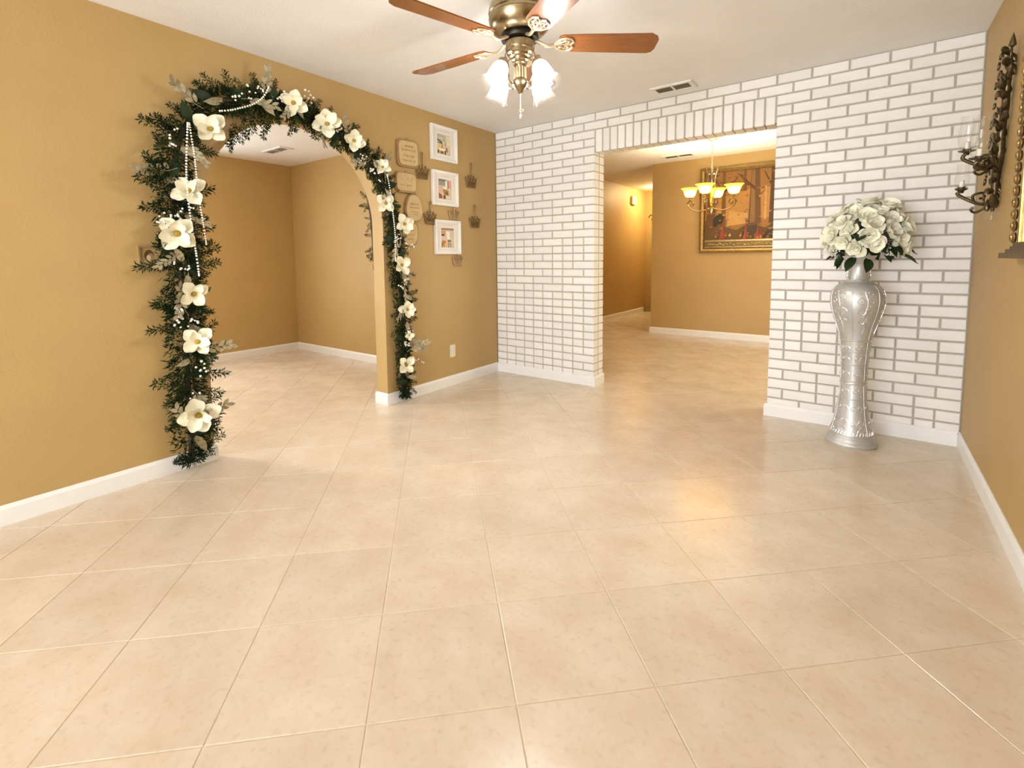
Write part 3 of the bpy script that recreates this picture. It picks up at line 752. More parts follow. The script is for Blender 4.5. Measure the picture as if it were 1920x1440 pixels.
def leaf_spray(seed):
    rs = random.Random(seed); mb = MB(); L_ = 0.15
    mb.tube([(L_ * i / 4, 0.01 * math.sin(i), 0) for i in range(5)], 0.0018, 4)
    for i in range(9):
        u = 0.25 + 0.75 * i / 8; s = 1 if i % 2 else -1; p = Vector((L_ * u, 0, 0)); d = Vector((0.7, 0.75 * s * (1.05 - u * 0.6), rs.uniform(-.3, .4))).normalized()
        n_ = d.cross(Vector((0, 0, 1))).normalized(); ln = 0.042; wd = 0.011
        mb.add([p, p + d * ln * .3 + n_ * wd * .8, p + d * ln * .7 + n_ * wd * .8, p + d * ln, p + d * ln * .7 - n_ * wd * .8, p + d * ln * .3 - n_ * wd * .8], [(0, 1, 2, 3), (0, 3, 4, 5)])
    return mb.mesh('glitter_spray', 'glitter')
SPRAY = [leaf_spray(60 + i) for i in range(3)]
def berry_mesh(seed):
    rs = random.Random(seed); mb = MB()
    for q in range(9):
        p = Vector((rs.uniform(0.0, 0.09), rs.uniform(-.035, .035), rs.uniform(0.0, .03)))
        mb.sphere(p, rs.uniform(0.0055, 0.008), 7, 5)
    return mb.mesh('berry_cluster', 'pearl', 60)
BERRY = [berry_mesh(70 + i) for i in range(3)]
BIGLEAF = [petal_mesh('leaf', 'leaf', 0.12, 0.06, 0.25, -0.2, tip=0.012, nu=3, nv=5), petal_mesh('leaf', 'glitter', 0.09, 0.04, 0.3, -0.2, tip=0.01, nu=3, nv=5)]
MPET = [petal_mesh('petal', 'magnolia', 0.5, 0.42, 0.30, 0.10, nu=7, nv=7, blunt=0.84), petal_mesh('petal', 'magnolia', 0.46, 0.36, 0.45, 0.22, nu=7, nv=7, blunt=0.84)]

def orient(o, d, roll=0.0):
    """turn local +X to d with local +Z as near as can be to the room side (+x world)"""
    d = d.normalized(); zax = Vector((1, 0, 0)); zax = (zax - d * zax.dot(d))
    zax = zax.normalized() if zax.length > 1e-4 else Vector((0, 0, 1))
    y = zax.cross(d)
    mtx = Matrix((d, y, zax)).transposed().to_4x4() @ Matrix.Rotation(roll, 4, 'X')
    o.rotation_euler = mtx.to_euler()

def garland():
    rs = random.Random(21)
    path = [(-2.912, 0.04), (-2.912, 0.30), (-2.91, 0.55), (-2.905, 0.80), (-2.905, 1.00), (-2.92, 1.30), (-2.921, 1.58), (-2.86, 1.88), (-2.70, 2.07), (-2.45, 2.145), (-2.22, 2.165), (-1.98, 2.10), (-1.74, 1.99), (-1.535, 1.81), (-1.425, 1.55), (-1.385, 1.22), (-1.34, 0.90), (-1.325, 0.60), (-1.335, 0.30), (-1.325, 0.04)]
    P = [Vector((0.045, y, z_)) for y, z_ in path]
    t = tag(empty('garland', (0.0, AYC, 0.0)), 'evergreen garland with ivory magnolias, pearls and berries hung round the arch', 'garland')
    inv = Vector((0.0, -AYC, 0.0))
    MB().tube([p + inv for p in smooth_path(P, 80)], 0.016, 6).ob('vine', 'stem', t, 60)
    n_ = 262
    for k in range(n_):
        u = (k + rs.random()) / n_
        p = interp(P, min(max(u, 0.004), 0.996)); q = interp(P, min(u + 0.006, 1.0)) - interp(P, max(u - 0.006, 0.0)); tan = q.normalized()
        if u > 0.5: tan = -tan
        left = u < 0.36; right = u > 0.66
        nrm = Vector((0, -tan.z, tan.y)).normalized()
        side = rs.choice((-1, 1))
        if left or right:
            # on the legs branches point down and outwards, some up
            d = -tan * rs.uniform(-0.5, 1.0) + nrm * side * rs.uniform(0.35, 1.0) + Vector((rs.uniform(0.0, 0.30), 0, 0))
        else:
            d = tan * rs.uniform(-1, 1) * 0.8 + nrm * side * rs.uniform(0.5, 1.1) + Vector((rs.uniform(0.0, 0.30), 0, -0.15))
        s = (rs.uniform(0.62, 0.98) if left else rs.uniform(0.45, 0.70) if right else rs.uniform(0.48, 0.75))
        if u < 0.02 or u > 0.98: d.z = abs(d.z) * 0.3; s *= 0.6
        cedar = rs.random() < (0.16 if not (left or right) else 0.10)
        me = rs.choice(CEDAR if cedar else PINE)
        o_ = link('cedar_sprig' if cedar else 'pine_sprig', me, t, p + inv + Vector((rs.uniform(0, 0.03), 0, 0)), scale=s)
        orient(o_, d, rs.uniform(-0.5, 0.5))
        tip = p.z + d.normalized().z * 0.2 * s
        if tip < 0.01: o_.location.z += 0.02 - tip
    # short needles packed close to the vine
    fill = MB(); zv = Vector((0, 0, 1))
    for k in range(9000):
        u = rs.random(); p = interp(P, u); wdt = (0.085 if u < 0.36 else 0.062 if u > 0.66 else 0.066) * rs.random() ** 0.6
        if u < 0.02 or u > 0.98: wdt *= 0.6
        a = rs.uniform(-0.35, PI + 0.35); tan = (interp(P, min(u + 0.004, 1)) - interp(P, max(u - 0.004, 0))).normalized()
        nrm = Vector((0, -tan.z, tan.y)).normalized()
        rad = (Vector((math.sin(a) * 0.55, 0, 0)) + nrm * math.cos(a))
        q = p + rad * wdt
        if q.x < 0.012: q.x = 0.012
        d = (rad * 0.8 + tan * rs.uniform(-1, 1) + Vector((0.15, rs.uniform(-.4, .4), rs.uniform(-.6, .3)))).normalized()
        sd = d.cross(Vector((rs.uniform(-1, 1), rs.uniform(-1, 1), rs.uniform(-1, 1)))).normalized() * rs.uniform(0.003, 0.005)
        ln = rs.uniform(0.025, 0.05); e_ = q + d * ln
        if e_.x < 0.006 or e_.z < 0.004 or q.z < 0.01: continue
        fill.add([q + inv - sd * 0.5, q + inv + d * ln * 0.5 - sd, e_ + inv, q + inv + d * ln * 0.5 + sd], [(0, 1, 2, 3)])
    fo = fill.ob('needles', 'pine', t); fo['kind'] = 'stuff'
    # cedar tips hanging into the arch opening
    for k in range(16):
        y = -2.62 + 0.052 * k + rs.uniform(-.015, .015)
        zz = AZ + math.sqrt(max(0.0, (AR + 0.02) ** 2 - (y - AYC) ** 2))
        o_ = link('cedar_sprig', rs.choice(CEDAR + PINE[:2]), t, Vector((0.045, y, zz + 0.05)) + inv, scale=rs.uniform(0.75, 0.95))
        orient(o_, Vector((rs.uniform(-.05, .2), rs.uniform(-.35, .35), -1)), rs.uniform(-.6, .6))
    # broad leaves and glitter sprays
    for k in range(78):
        u = (k + rs.random()) / 78; p = interp(P, min(max(u, 0.02), 0.98)); a = rs.uniform(0, 2 * PI)
        d = Vector((rs.uniform(0.1, 0.5), math.cos(a), math.sin(a)))
        if k % 3 == 0:
            o_ = link('glitter_spray', rs.choice(SPRAY), t, p + inv + Vector((0.05, 0, 0)), scale=rs.uniform(0.9, 1.3))
        elif k % 3 == 1:
            o_ = link('leaf', BIGLEAF[0], t, p + inv + Vector((0.03, 0, 0)), scale=rs.uniform(0.8, 1.15))
        else:
            o_ = link('glitter_leaf', BIGLEAF[1], t, p + inv + Vector((0.05, 0, 0)), scale=rs.uniform(0.8, 1.2))
        orient(o_, d, rs.uniform(-.5, .5))
        if p.z < 0.15: o_.location.z += 0.1
    for y, z_ in [(-2.96, 1.80), (-2.94, 1.44), (-2.98, 1.43), (-2.91, 1.12), (-2.93, 0.90), (-2.96, 0.83), (-2.87, 0.54), (-2.90, 0.45), (-2.60, 2.14), (-2.52, 2.18), (-2.34, 2.20), (-1.90, 2.06), (-1.70, 1.93), (-1.62, 1.85), (-1.45, 1.35), (-1.33, 1.28), (-1.39, 0.95), (-1.34, 0.62), (-1.36, 0.48), (-1.28, 0.36), (-2.12, 2.20)]:
        o_ = link('berry_cluster', rs.choice(BERRY), t, Vector((0.10, y, z_)) + inv, scale=rs.uniform(0.8, 1.1)); o_['kind'] = 'stuff'
        orient(o_, Vector((0.15, rs.uniform(-1, 1), rs.uniform(-1, 1))))
    # magnolias
    cen = MB().lathe([(0, 0), (0.075, 0.0), (0.085, 0.05), (0.06, 0.12), (0.0, 0.15)], 10).mesh('magnolia', 'stamen', 60)
    FL = [(-2.747, 1.904, 0.179), (-2.873, 1.553, 0.18), (-2.942, 1.326, 0.206), (-2.886, 1.001, 0.165), (-2.877, 0.733, 0.172), (-2.897, 0.328, 0.215), (-2.247, 2.169, 0.17), (-2.011, 2.086, 0.188), (-1.802, 2.018, 0.16), (-1.552, 1.867, 0.137), (-1.531, 1.602, 0.155), (-1.356, 1.457, 0.165), (-1.395, 1.132, 0.16), (-1.347, 0.775, 0.145), (-1.331, 0.564, 0.08), (-1.379, 0.33, 0.17)]
    for y, z_, s in FL:
        s *= 1.0
        d = Vector((1.0, rs.uniform(-0.75, -0.1), rs.uniform(-0.25, 0.25))).normalized()
        f = link('magnolia', cen, t, Vector((0.125, y, z_)) + inv, Vector((0, 0, 1)).rotation_difference(d).to_euler(), s)
        a0 = rs.random() * 6
        for k in range(7):
            inner = k >= 4
            a = a0 + (k * PI / 2 if not inner else (k - 4) * 2 * PI / 3 + 0.5) + rs.uniform(-.12, .12)
            link('petal', MPET[1] if inner else MPET[0], f, (0.03 * math.cos(a), 0.03 * math.sin(a), 0.03 if inner else 0.0), Euler((rs.uniform(-.15, .15), R(-30 if inner else -8) + rs.uniform(-.2, .15), a)), rs.uniform(0.88, 1.08))
    # strings of pearls
    for pts, r in (([(-2.875, 1.905), (-2.892, 1.714), (-2.897, 1.574), (-2.888, 1.377), (-2.872, 1.206), (-2.865, 1.10)], 0.0058),
                   ([(-2.868, 1.905), (-2.858, 1.80), (-2.851, 1.721), (-2.845, 1.551), (-2.828, 1.366), (-2.82, 1.27)], 0.0052),
                   ([(-2.71, 2.005), (-2.66, 2.02), (-2.618, 2.038), (-2.526, 2.085), (-2.46, 2.145), (-2.425, 2.21)], 0.0058),
                   ([(-1.546, 1.81), (-1.52, 1.69), (-1.50, 1.53), (-1.485, 1.37), (-1.487, 1.165)], 0.0055)):
        mb = MB(); pp = [Vector((0.165, y, z_)) for y, z_ in pts]
        ln = sum((b - a).length for a, b in zip(pp, pp[1:])); k = int(ln / (r * 2.6))
        for i in range(k + 1): mb.sphere(interp(pp, i / k) + inv, r, 7, 5)
        mb.ob('pearl_string', 'pearl', t, 60)
garland()

# greenery of a second garland on the other face of the arch wall, peeping past the jamb
def back_garland():
    rs = random.Random(31)
    t = tag(empty('garland', (-LT, AY1, 0)), 'thin dark garland behind the arch jamb, mostly hidden', 'garland')
    pth = [(-0.035, 0.035, 1.16), (-0.035, 0.030, 1.35), (-0.035, 0.015, 1.55), (-0.035, -0.02, 1.72)]
    MB().tube(smooth_path(pth, 12), 0.012, 6).ob('vine', 'stem', t, 60)
    for k in range(20):
        p = interp(pth, rs.uniform(0.0, 1.0))
        o_ = link('pine_sprig', rs.choice(PINE + CEDAR[:1]), t, p, scale=rs.uniform(0.28, 0.42))
        d = Vector((rs.uniform(-.5, -.02), rs.uniform(-1, 0.4), rs.uniform(-1, 0.6))).normalized(); zax = Vector((-1, 0, 0)); zax = (zax - d * zax.dot(d)).normalized()
        o_.rotation_euler = Matrix((d, zax.cross(d), zax)).transposed().to_euler()
back_garland()

# ------------------------------------------------------------------ framed prints on the left wall (in frame-local (u right = +y, v up))
def on_left(o, y, z_):
    o.location = (0, y, z_); return o
def poly_print(mb, mats, x, shapes):
    """flat print: list of (colour, [(u,v)...]) painted one over another"""
    for k, (c, pts) in enumerate(shapes):
        if c not in mats: mats.append(c)
        mb.cur = mats.index(c); xx = x + 0.00012 * k
        mb.add([(xx, u, v) for u, v in pts], [tuple(range(len(pts)))])
def rect(u0, v0, u1, v1): return [(u0, v0), (u1, v0), (u1, v1), (u0, v1)]
def picture(y, z_, w_, h_, label, shapes):
    t = tag(empty('framed_print', (0, y, z_)), label, 'picture', 'white framed prints on the tan wall')
    a, b = w_ / 2, h_ / 2
    fr = MB(); f = 0.028
    def ring(p0, p1):   # p = (half width, half height, x)
        n0 = len(fr.v); vs = [(x_, sx * aa, sz * bb) for aa, bb, x_ in (p0, p1) for sx, sz in ((-1, -1), (1, -1), (1, 1), (-1, 1))]
        fr.add(vs, [(i, (i + 1) % 4, 4 + (i + 1) % 4, 4 + i) for i in range(4)])
    pr_ = [(a, b, 0.0), (a, b, 0.024), (a - 0.006, b - 0.006, 0.028), (a - f * 0.6, b - f * 0.6, 0.026), (a - f, b - f, 0.020), (a - f, b - f, 0.006)]
    for p0, p1 in zip(pr_, pr_[1:]): ring(p0, p1)
    fr.ob('frame', 'white', t)
    mi = MB().box(0.002, 0.010, -a + f, a - f, -b + f, b - f)
    mo = mi.ob('mat', 'matboard', t)
    iw, ih = w_ * 0.25, h_ * 0.285
    # bevelled window of the mat, then the print
    bv = MB()
    for s in ((-1, -1, 1, -1), (1, -1, 1, 1), (1, 1, -1, 1), (-1, 1, -1, -1)):
        bv.bar((0.010, s[0] * (iw + 0.012), s[1] * (ih + 0.012) - 0.005), (0.010, s[2] * (iw + 0.012), s[3] * (ih + 0.012) - 0.005), 0.006, 0.006)
    bv.ob('mat_bevel', 'white', mo)
    mats = []; mb = MB(); poly_print(mb, mats, 0.0106, [(flat(214, 196, 170), rect(-iw, -ih - 0.005, iw, ih - 0.005))] + [(flat(*c), [(u * iw, v * ih - 0.005) for u, v in pts]) for c, pts in shapes])
    mb.ob('print', mats, t)
    gl = MB()
    for k in range(11): gl.box(0.0101, 0.0104, -iw * 0.8 + k * iw * 0.15, -iw * 0.8 + k * iw * 0.15 + iw * 0.09, ih + 0.018, ih + 0.024)
    gl.ob('caption', flat(196, 186, 172), t)
    return t
picture(-0.762, 2.195, 0.33, 0.305, 'white framed cafe print hanging highest, above the other two white frames', [
    ((176, 172, 160), rect(-1, 0.3, 0.2, 0.9)), ((206, 200, 186), rect(-0.9, 0.45, -0.1, 0.7)), ((70, 60, 48), [(-1, 0.5), (-1, 0.35), (-0.3, 0.05), (-0.25, 0.2)]), ((95, 80, 60), [(-1, 0.2), (-1, 0.1), (-0.3, 0.0), (-0.3, 0.1)]),
    ((222, 190, 120), rect(-0.9, -0.45, -0.4, 0.0)), ((170, 128, 70), [(-0.4, -0.4), (-0.2, -0.4), (-0.2, 0.1), (-0.35, 0)]), ((240, 226, 200), rect(-0.85, -0.65, 0.2, -0.42)), ((120, 60, 40), rect(-1, -0.95, -0.75, -0.6)),
    ((130, 86, 50), rect(-0.6, -0.95, -0.1, -0.7)), ((88, 62, 36), rect(0.05, -0.98, 0.28, -0.6)), ((150, 128, 80), [(0.2, -0.6), (0.6, -0.75), (0.55, -0.3), (0.3, -0.2)]), ((170, 140, 90), [(0.1, -0.1), (0.3, -0.1), (0.22, 0.35)]), ((226, 214, 190), rect(0.35, -0.05, 0.95, 0.9))])
picture(-0.758, 1.804, 0.33, 0.305, 'white framed cafe print in the middle of the three white frames', [
    ((150, 146, 136), rect(-1, 0.35, 0.1, 0.95)), ((120, 112, 102), rect(-1, 0.8, 0.3, 0.98)), ((236, 230, 216), [(-0.4, 0.2), (-0.2, 0.02), (0.2, 0.02), (0.35, 0.2), (0.3, 0.9), (0.05, 0.9), (0.0, 0.25)]), ((150, 92, 84), rect(0.38, 0.1, 0.52, 0.9)),
    ((226, 160, 150), rect(0.52, 0.15, 0.98, 0.9)), ((172, 132, 74), [(-0.45, 0.0), (0.5, -0.05), (0.6, -0.6), (-0.2, -0.55)]), ((128, 96, 50), [(0, -0.2), (0.45, -0.25), (0.4, -0.6), (0.0, -0.5)]), ((216, 176, 160), rect(-1, -0.35, -0.45, 0.3)),
    ((150, 84, 56), [(-1, -0.98), (-1, -0.4), (-0.5, -0.6), (-0.45, -0.95)]), ((110, 60, 36), rect(-0.3, -0.98, 0.05, -0.6)), ((228, 212, 180), rect(0.1, -0.95, 0.9, -0.65))])
picture(-0.735, 1.372, 0.33, 0.305, 'white framed cafe print hanging lowest under the other two white frames', [
    ((150, 120, 90), rect(-1, 0.8, 0.95, 1.0)), ((206, 150, 116), rect(-1, 0.4, -0.3, 0.75)), ((90, 56, 34), rect(-1, 0.2, -0.5, 0.38)), ((222, 190, 160), rect(-0.9, -0.2, -0.4, 0.2)), ((240, 238, 226), [(-0.3, 0.65), (0.25, 0.65), (0.35, -0.1), (-0.1, -0.15)]),
    ((120, 70, 40), rect(-0.05, -0.4, 0.5, -0.25)), ((190, 110, 50), [(-0.95, -0.3), (-0.35, -0.3), (-0.3, -0.95), (-0.7, -0.95)]), ((236, 180, 110), rect(-0.55, -0.95, -0.35, -0.5)), ((110, 84, 50), rect(-1, -0.98, -0.85, -0.5)), ((140, 128, 110), rect(0.0, -0.98, 0.15, -0.45)), ((160, 146, 124), rect(0.3, -0.98, 0.48, -0.5)), ((214, 200, 176), rect(0.55, -0.9, 0.95, 0.4))])

# small portrait-like frame half hidden by the garland
t = tag(empty('framed_print', (0, -3.035, 1.197)), 'small sepia picture in thin frame half hidden at left of garland', 'picture')
fr = MB(); a, b = 0.055, 0.063
for y0, y1, z0, z1 in ((-a, a, b - 0.008, b), (-a, a, -b, -b + 0.008), (-a, -a + 0.008, -b + 0.008, b - 0.008), (a - 0.008, a, -b + 0.008, b - 0.008)): fr.box(0, 0.014, y0, y1, z0, z1)
fr.ob('frame', 'plaque_rim', t)
mats = []; mb = MB(); mb.cur = 0
ell = lambda cy, cz, ry, rz: [(cy + ry * math.cos(2 * PI * i / 16), cz + rz * math.sin(2 * PI * i / 16)) for i in range(16)]
poly_print(mb, mats, 0.004, [(flat(186, 156, 108), rect(-a + .006, -b + .006, a - .006, b - .006)), (flat(206, 180, 134), rect(-a + .008, -b + .008, -0.01, -0.015)), (flat(96, 66, 32), ell(-0.005, 0.012, 0.022, 0.032)), (flat(176, 142, 96), ell(0.002, -0.005, 0.016, 0.03)), (flat(224, 206, 176), ell(-0.008, 0.0, 0.010, 0.016)), (flat(120, 90, 52), [(-0.02, -0.058), (0.045, -0.058), (0.045, -0.03), (0.0, -0.02)])])
mb.ob('print', mats, t)

# ------------------------------------------------------------------ plaques
def superellipse(a, b, p, n_=32, egg=0.0):
    out = []
    for i in range(n_):
        th = 2 * PI * i / n_; c_, s_ = math.cos(th), math.sin(th)
        x = a * math.copysign(abs(c_) ** (2 / p), c_); y = b * math.copysign(abs(s_) ** (2 / p), s_)
        out.append((x * (1 - egg * y / b), y))
    return out
def plaque(y, z_, w_, h_, label, p, egg=0.0, rows=(), ledge=False, rim=0.016, tilt=0.0):
    t = tag(empty('wall_plaque', (0, y, z_), (tilt, 0, 0)), label, 'plaque', 'beige plaques on the tan wall')
    MB().prism(superellipse(w_ / 2, h_ / 2, p, 40, egg), 'x', 0.001, 0.016).ob('rim', 'plaque_rim', t, 40)
    b = MB().prism(superellipse(w_ / 2 - rim, h_ / 2 - rim, p, 40, egg), 'x', 0.010, 0.024).ob('board', 'plaque', t, 40)
    if ledge: MB().box(0.001, 0.034, -w_ * 0.40, w_ * 0.42, -h_ / 2 - 0.004, -h_ / 2 + 0.012).ob('ledge', 'plaque_rim', t)
    ink = MB(); rs = random.Random(int(z_ * 1000))
    for v, n_, wd, hh in rows:
        for k in range(n_):
            u = -wd / 2 + wd * (k + 0.5) / n_
            if rs.random() < 0.12: continue
            c_ = wd / n_ * 0.36; kind = rs.random()
            x0, x1 = 0.024, 0.0246
            ink.box(x0, x1, u - c_, u - c_ + 0.003, v - hh / 2, v + hh / 2)
            if kind < 0.6: ink.box(x0, x1, u + c_ - 0.003, u + c_, v - hh / 2 * rs.uniform(0, 1), v + hh / 2)
            if kind > 0.3: ink.box(x0, x1, u - c_, u + c_, v - 0.0015, v + 0.0015)
    if ink.f: ink.ob('lettering', 'ink', b)
    MB().tube([(0.008, 0, h_ / 2 - 0.004), (0.008, 0.0, h_ / 2 + 0.012)], 0.003, 5).ob('hanger', 'crown', t)
plaque(-1.195, 2.042, 0.235, 0.225, 'squarish beige plaque with brown rim and four lettered lines, topmost of the plaques', 6, 0, [(0.055, 6, 0.12, 0.020), (0.025, 8, 0.15, 0.016), (-0.022, 6, 0.13, 0.024), (-0.060, 7, 0.14, 0.018)], tilt=0.03)
plaque(-1.225, 1.806, 0.225, 0.165, 'wide beige plaque with bottom ledge, second below the top one', 5, 0, [(0.028, 2, 0.14, 0.03), (-0.025, 6, 0.13, 0.018)], ledge=True, rim=0.010)
plaque(-1.145, 1.605, 0.195, 0.235, 'egg shaped beige plaque above the lowest plaque', 2.4, 0.16, [(0.03, 5, 0.09, 0.016), (0.0, 6, 0.10, 0.012), (-0.035, 1, 0.12, 0.003), (-0.055, 1, 0.09, 0.003)], ledge=False, rim=0.012)
plaque(-1.20, 1.388, 0.20, 0.225, 'rounded beige plaque lowest beside the pearl string', 2.6, -0.10, [(0.03, 4, 0.09, 0.02), (-0.01, 5, 0.10, 0.014), (-0.045, 3, 0.07, 0.016)], rim=0.018)

# ------------------------------------------------------------------ crown ornaments
def crown(y, z_, h_, label, m_, hook, w_=0.15):
    t = tag(empty('crown_ornament', (0, y, z_)), label, 'crown ornament', 'little wire crowns on the tan wall')
    a, b = w_ * 0.36, w_ * 0.5; hb = h_ * 0.75; x = 0.010
    mb = MB(); r = 0.0042
    mb.tube([(x, -a, 0), (x, a, 0)], r * 1.3, 6); mb.tube([(x, -a * 1.08, h_ * 0.20), (x, a * 1.08, h_ * 0.20)], r, 6)
    mb.tube([(x, -a, 0), (x, -b * 0.96, hb)], r * 1.2, 6); mb.tube([(x, a, 0), (x, b * 0.96, hb)], r * 1.2, 6)
    pk = [-b, -b * 0.5, 0, b * 0.5, b]; tops = [hb, h_ * 0.92, h_, h_ * 0.92, hb]
    zig = []
    for k in range(5):
        zig.append((x, pk[k], tops[k]))
        if k < 4: zig.append((x, (pk[k] + pk[k + 1]) / 2, h_ * 0.52))
    mb.tube(zig, r, 6)
    for k in range(-3, 4): mb.tube([(x, a * k / 3.5, h_ * 0.20), (x, b * k / 3.6, h_ * 0.55)], r * 0.7, 5)
    for s in (-1, 1): mb.tube([(x + 0.001, s * (a * 0.5) + 0.014 * math.cos(q), h_ * 0.36 + 0.014 * math.sin(q)) for q in [2 * PI * i / 10 for i in range(11)]], r * 0.7, 5)
    body = mb.ob('crown_body', m_, t, 50)
    bl = MB()
    for k in range(5): bl.sphere((x, pk[k], tops[k] + 0.006), 0.0075, 8, 5)
    bl.ob('finials', m_, body, 60)
    pl_ = MB().prism([(-a, 0), (a, 0), (b * 0.9, h_ * 0.5), (-b * 0.9, h_ * 0.5)], 'x', 0.003, 0.006).ob('back_plate', m_, t)
    if hook > 0:
        mb = MB(); mb.tube([(x, 0, h_ * 0.5), (x, 0, h_ + hook)], 0.0045, 6)
        mb.tube([(x, 0.010 * math.cos(q), h_ + hook + 0.012 + 0.012 * math.sin(q)) for q in [2 * PI * i / 12 for i in range(13)]], 0.003, 5)
        mb.ob('hanger', m_, t, 50)
crown(-1.032, 1.862, 0.105, 'dark wire crown between the square plaque and the top frame', 'crown', 0.09)
crown(-0.950, 1.483, 0.100, 'dark wire crown at the left corner of the lowest white frame', 'crown', 0.07, 0.145)
crown(-0.395, 1.858, 0.105, 'dark wire crown right of the frames, upper of two', 'crown', 0.10, 0.155)
crown(-0.350, 1.481, 0.100, 'dark wire crown right of the frames, lower of two', 'crown', 0.09, 0.155)
crown(-0.642, 1.542, 0.080, 'pale rose gold crown between the middle and lowest frames', 'crown_l', 0.025, 0.14)
crown(-0.600, 1.118, 0.085, 'pale rose gold crown just under the lowest white frame', 'crown_l', 0.0, 0.14)

# ------------------------------------------------------------------ outlet
t = tag(empty('wall_outlet', (0, -0.692, 0.322)), 'ivory electrical outlet low on the tan wall near brick corner', 'outlet')
MB().prism(superellipse(0.036, 0.058, 9, 32), 'x', 0, 0.006).ob('cover_plate', 'plastic', t, 40)
for s in (-1, 1):
    r_ = MB().prism([(q[0], q[1] + s * 0.022) for q in superellipse(0.016, 0.014, 4, 20)], 'x', 0.005, 0.0085).ob('receptacle', 'white', t, 40)
    MB().box(0.0083, 0.009, -0.007, -0.005, s * 0.022 - 0.004, s * 0.022 + 0.005).box(0.0083, 0.009, 0.005, 0.007, s * 0.022 - 0.004, s * 0.022 + 0.005).ob('slots', 'slot', r_)

# ------------------------------------------------------------------ ceiling vents
def vent(x, y, z_, w_, d_, label, slat_n=5):
    t = tag(empty('ceiling_vent', (x, y, z_)), label, 'ceiling vent')
    mb = MB(); f = 0.028
    for a in ((-w_ / 2, w_ / 2, -d_ / 2, -d_ / 2 + f), (-w_ / 2, w_ / 2, d_ / 2 - f, d_ / 2), (-w_ / 2, -w_ / 2 + f, -d_ / 2 + f, d_ / 2 - f), (w_ / 2 - f, w_ / 2, -d_ / 2 + f, d_ / 2 - f)):
        mb.box(*a, -0.010, 0)
    mb.ob('frame', 'white', t)
    MB().box(-w_ / 2 + f, w_ / 2 - f, -d_ / 2 + f, d_ / 2 - f, -0.002, 0).ob('backing', 'ventdark', t)
    MB().box(-0.006, 0.006, -d_ / 2 + f, d_ / 2 - f, -0.011, -0.001).ob('divider', 'white', t)
    sw = d_ - 2 * f
    for k in range(slat_n):
        y0 = -d_ / 2 + f + sw * (k + 0.5) / slat_n
        for s in (-1, 1):
            MB().add([(s * 0.008, y0 - 0.007, -0.009), (s * (w_ / 2 - f), y0 - 0.007, -0.009), (s * (w_ / 2 - f), y0 + 0.006, -0.0025), (s * 0.008, y0 + 0.006, -0.0025), (s * 0.008, y0 - 0.007, -0.0082), (s * (w_ / 2 - f), y0 - 0.007, -0.0082), (s * (w_ / 2 - f), y0 + 0.006, -0.0017), (s * 0.008, y0 + 0.006, -0.0017)],
                     [(0, 1, 2, 3), (7, 6, 5, 4), (0, 1, 5, 4), (2, 3, 7, 6)]).ob('slat', 'ventdark', t)
vent(1.845, -0.20, H, 0.30, 0.17, 'white louvered ceiling vent close to the brick wall')
vent(0.90, 3.02, DH, 0.42, 0.20, 'cream ceiling vent in the dining room by the hall corner')
vent(-2.2, -1.10, BH, 0.40, 0.16, 'white ceiling vent in the room through the arch')

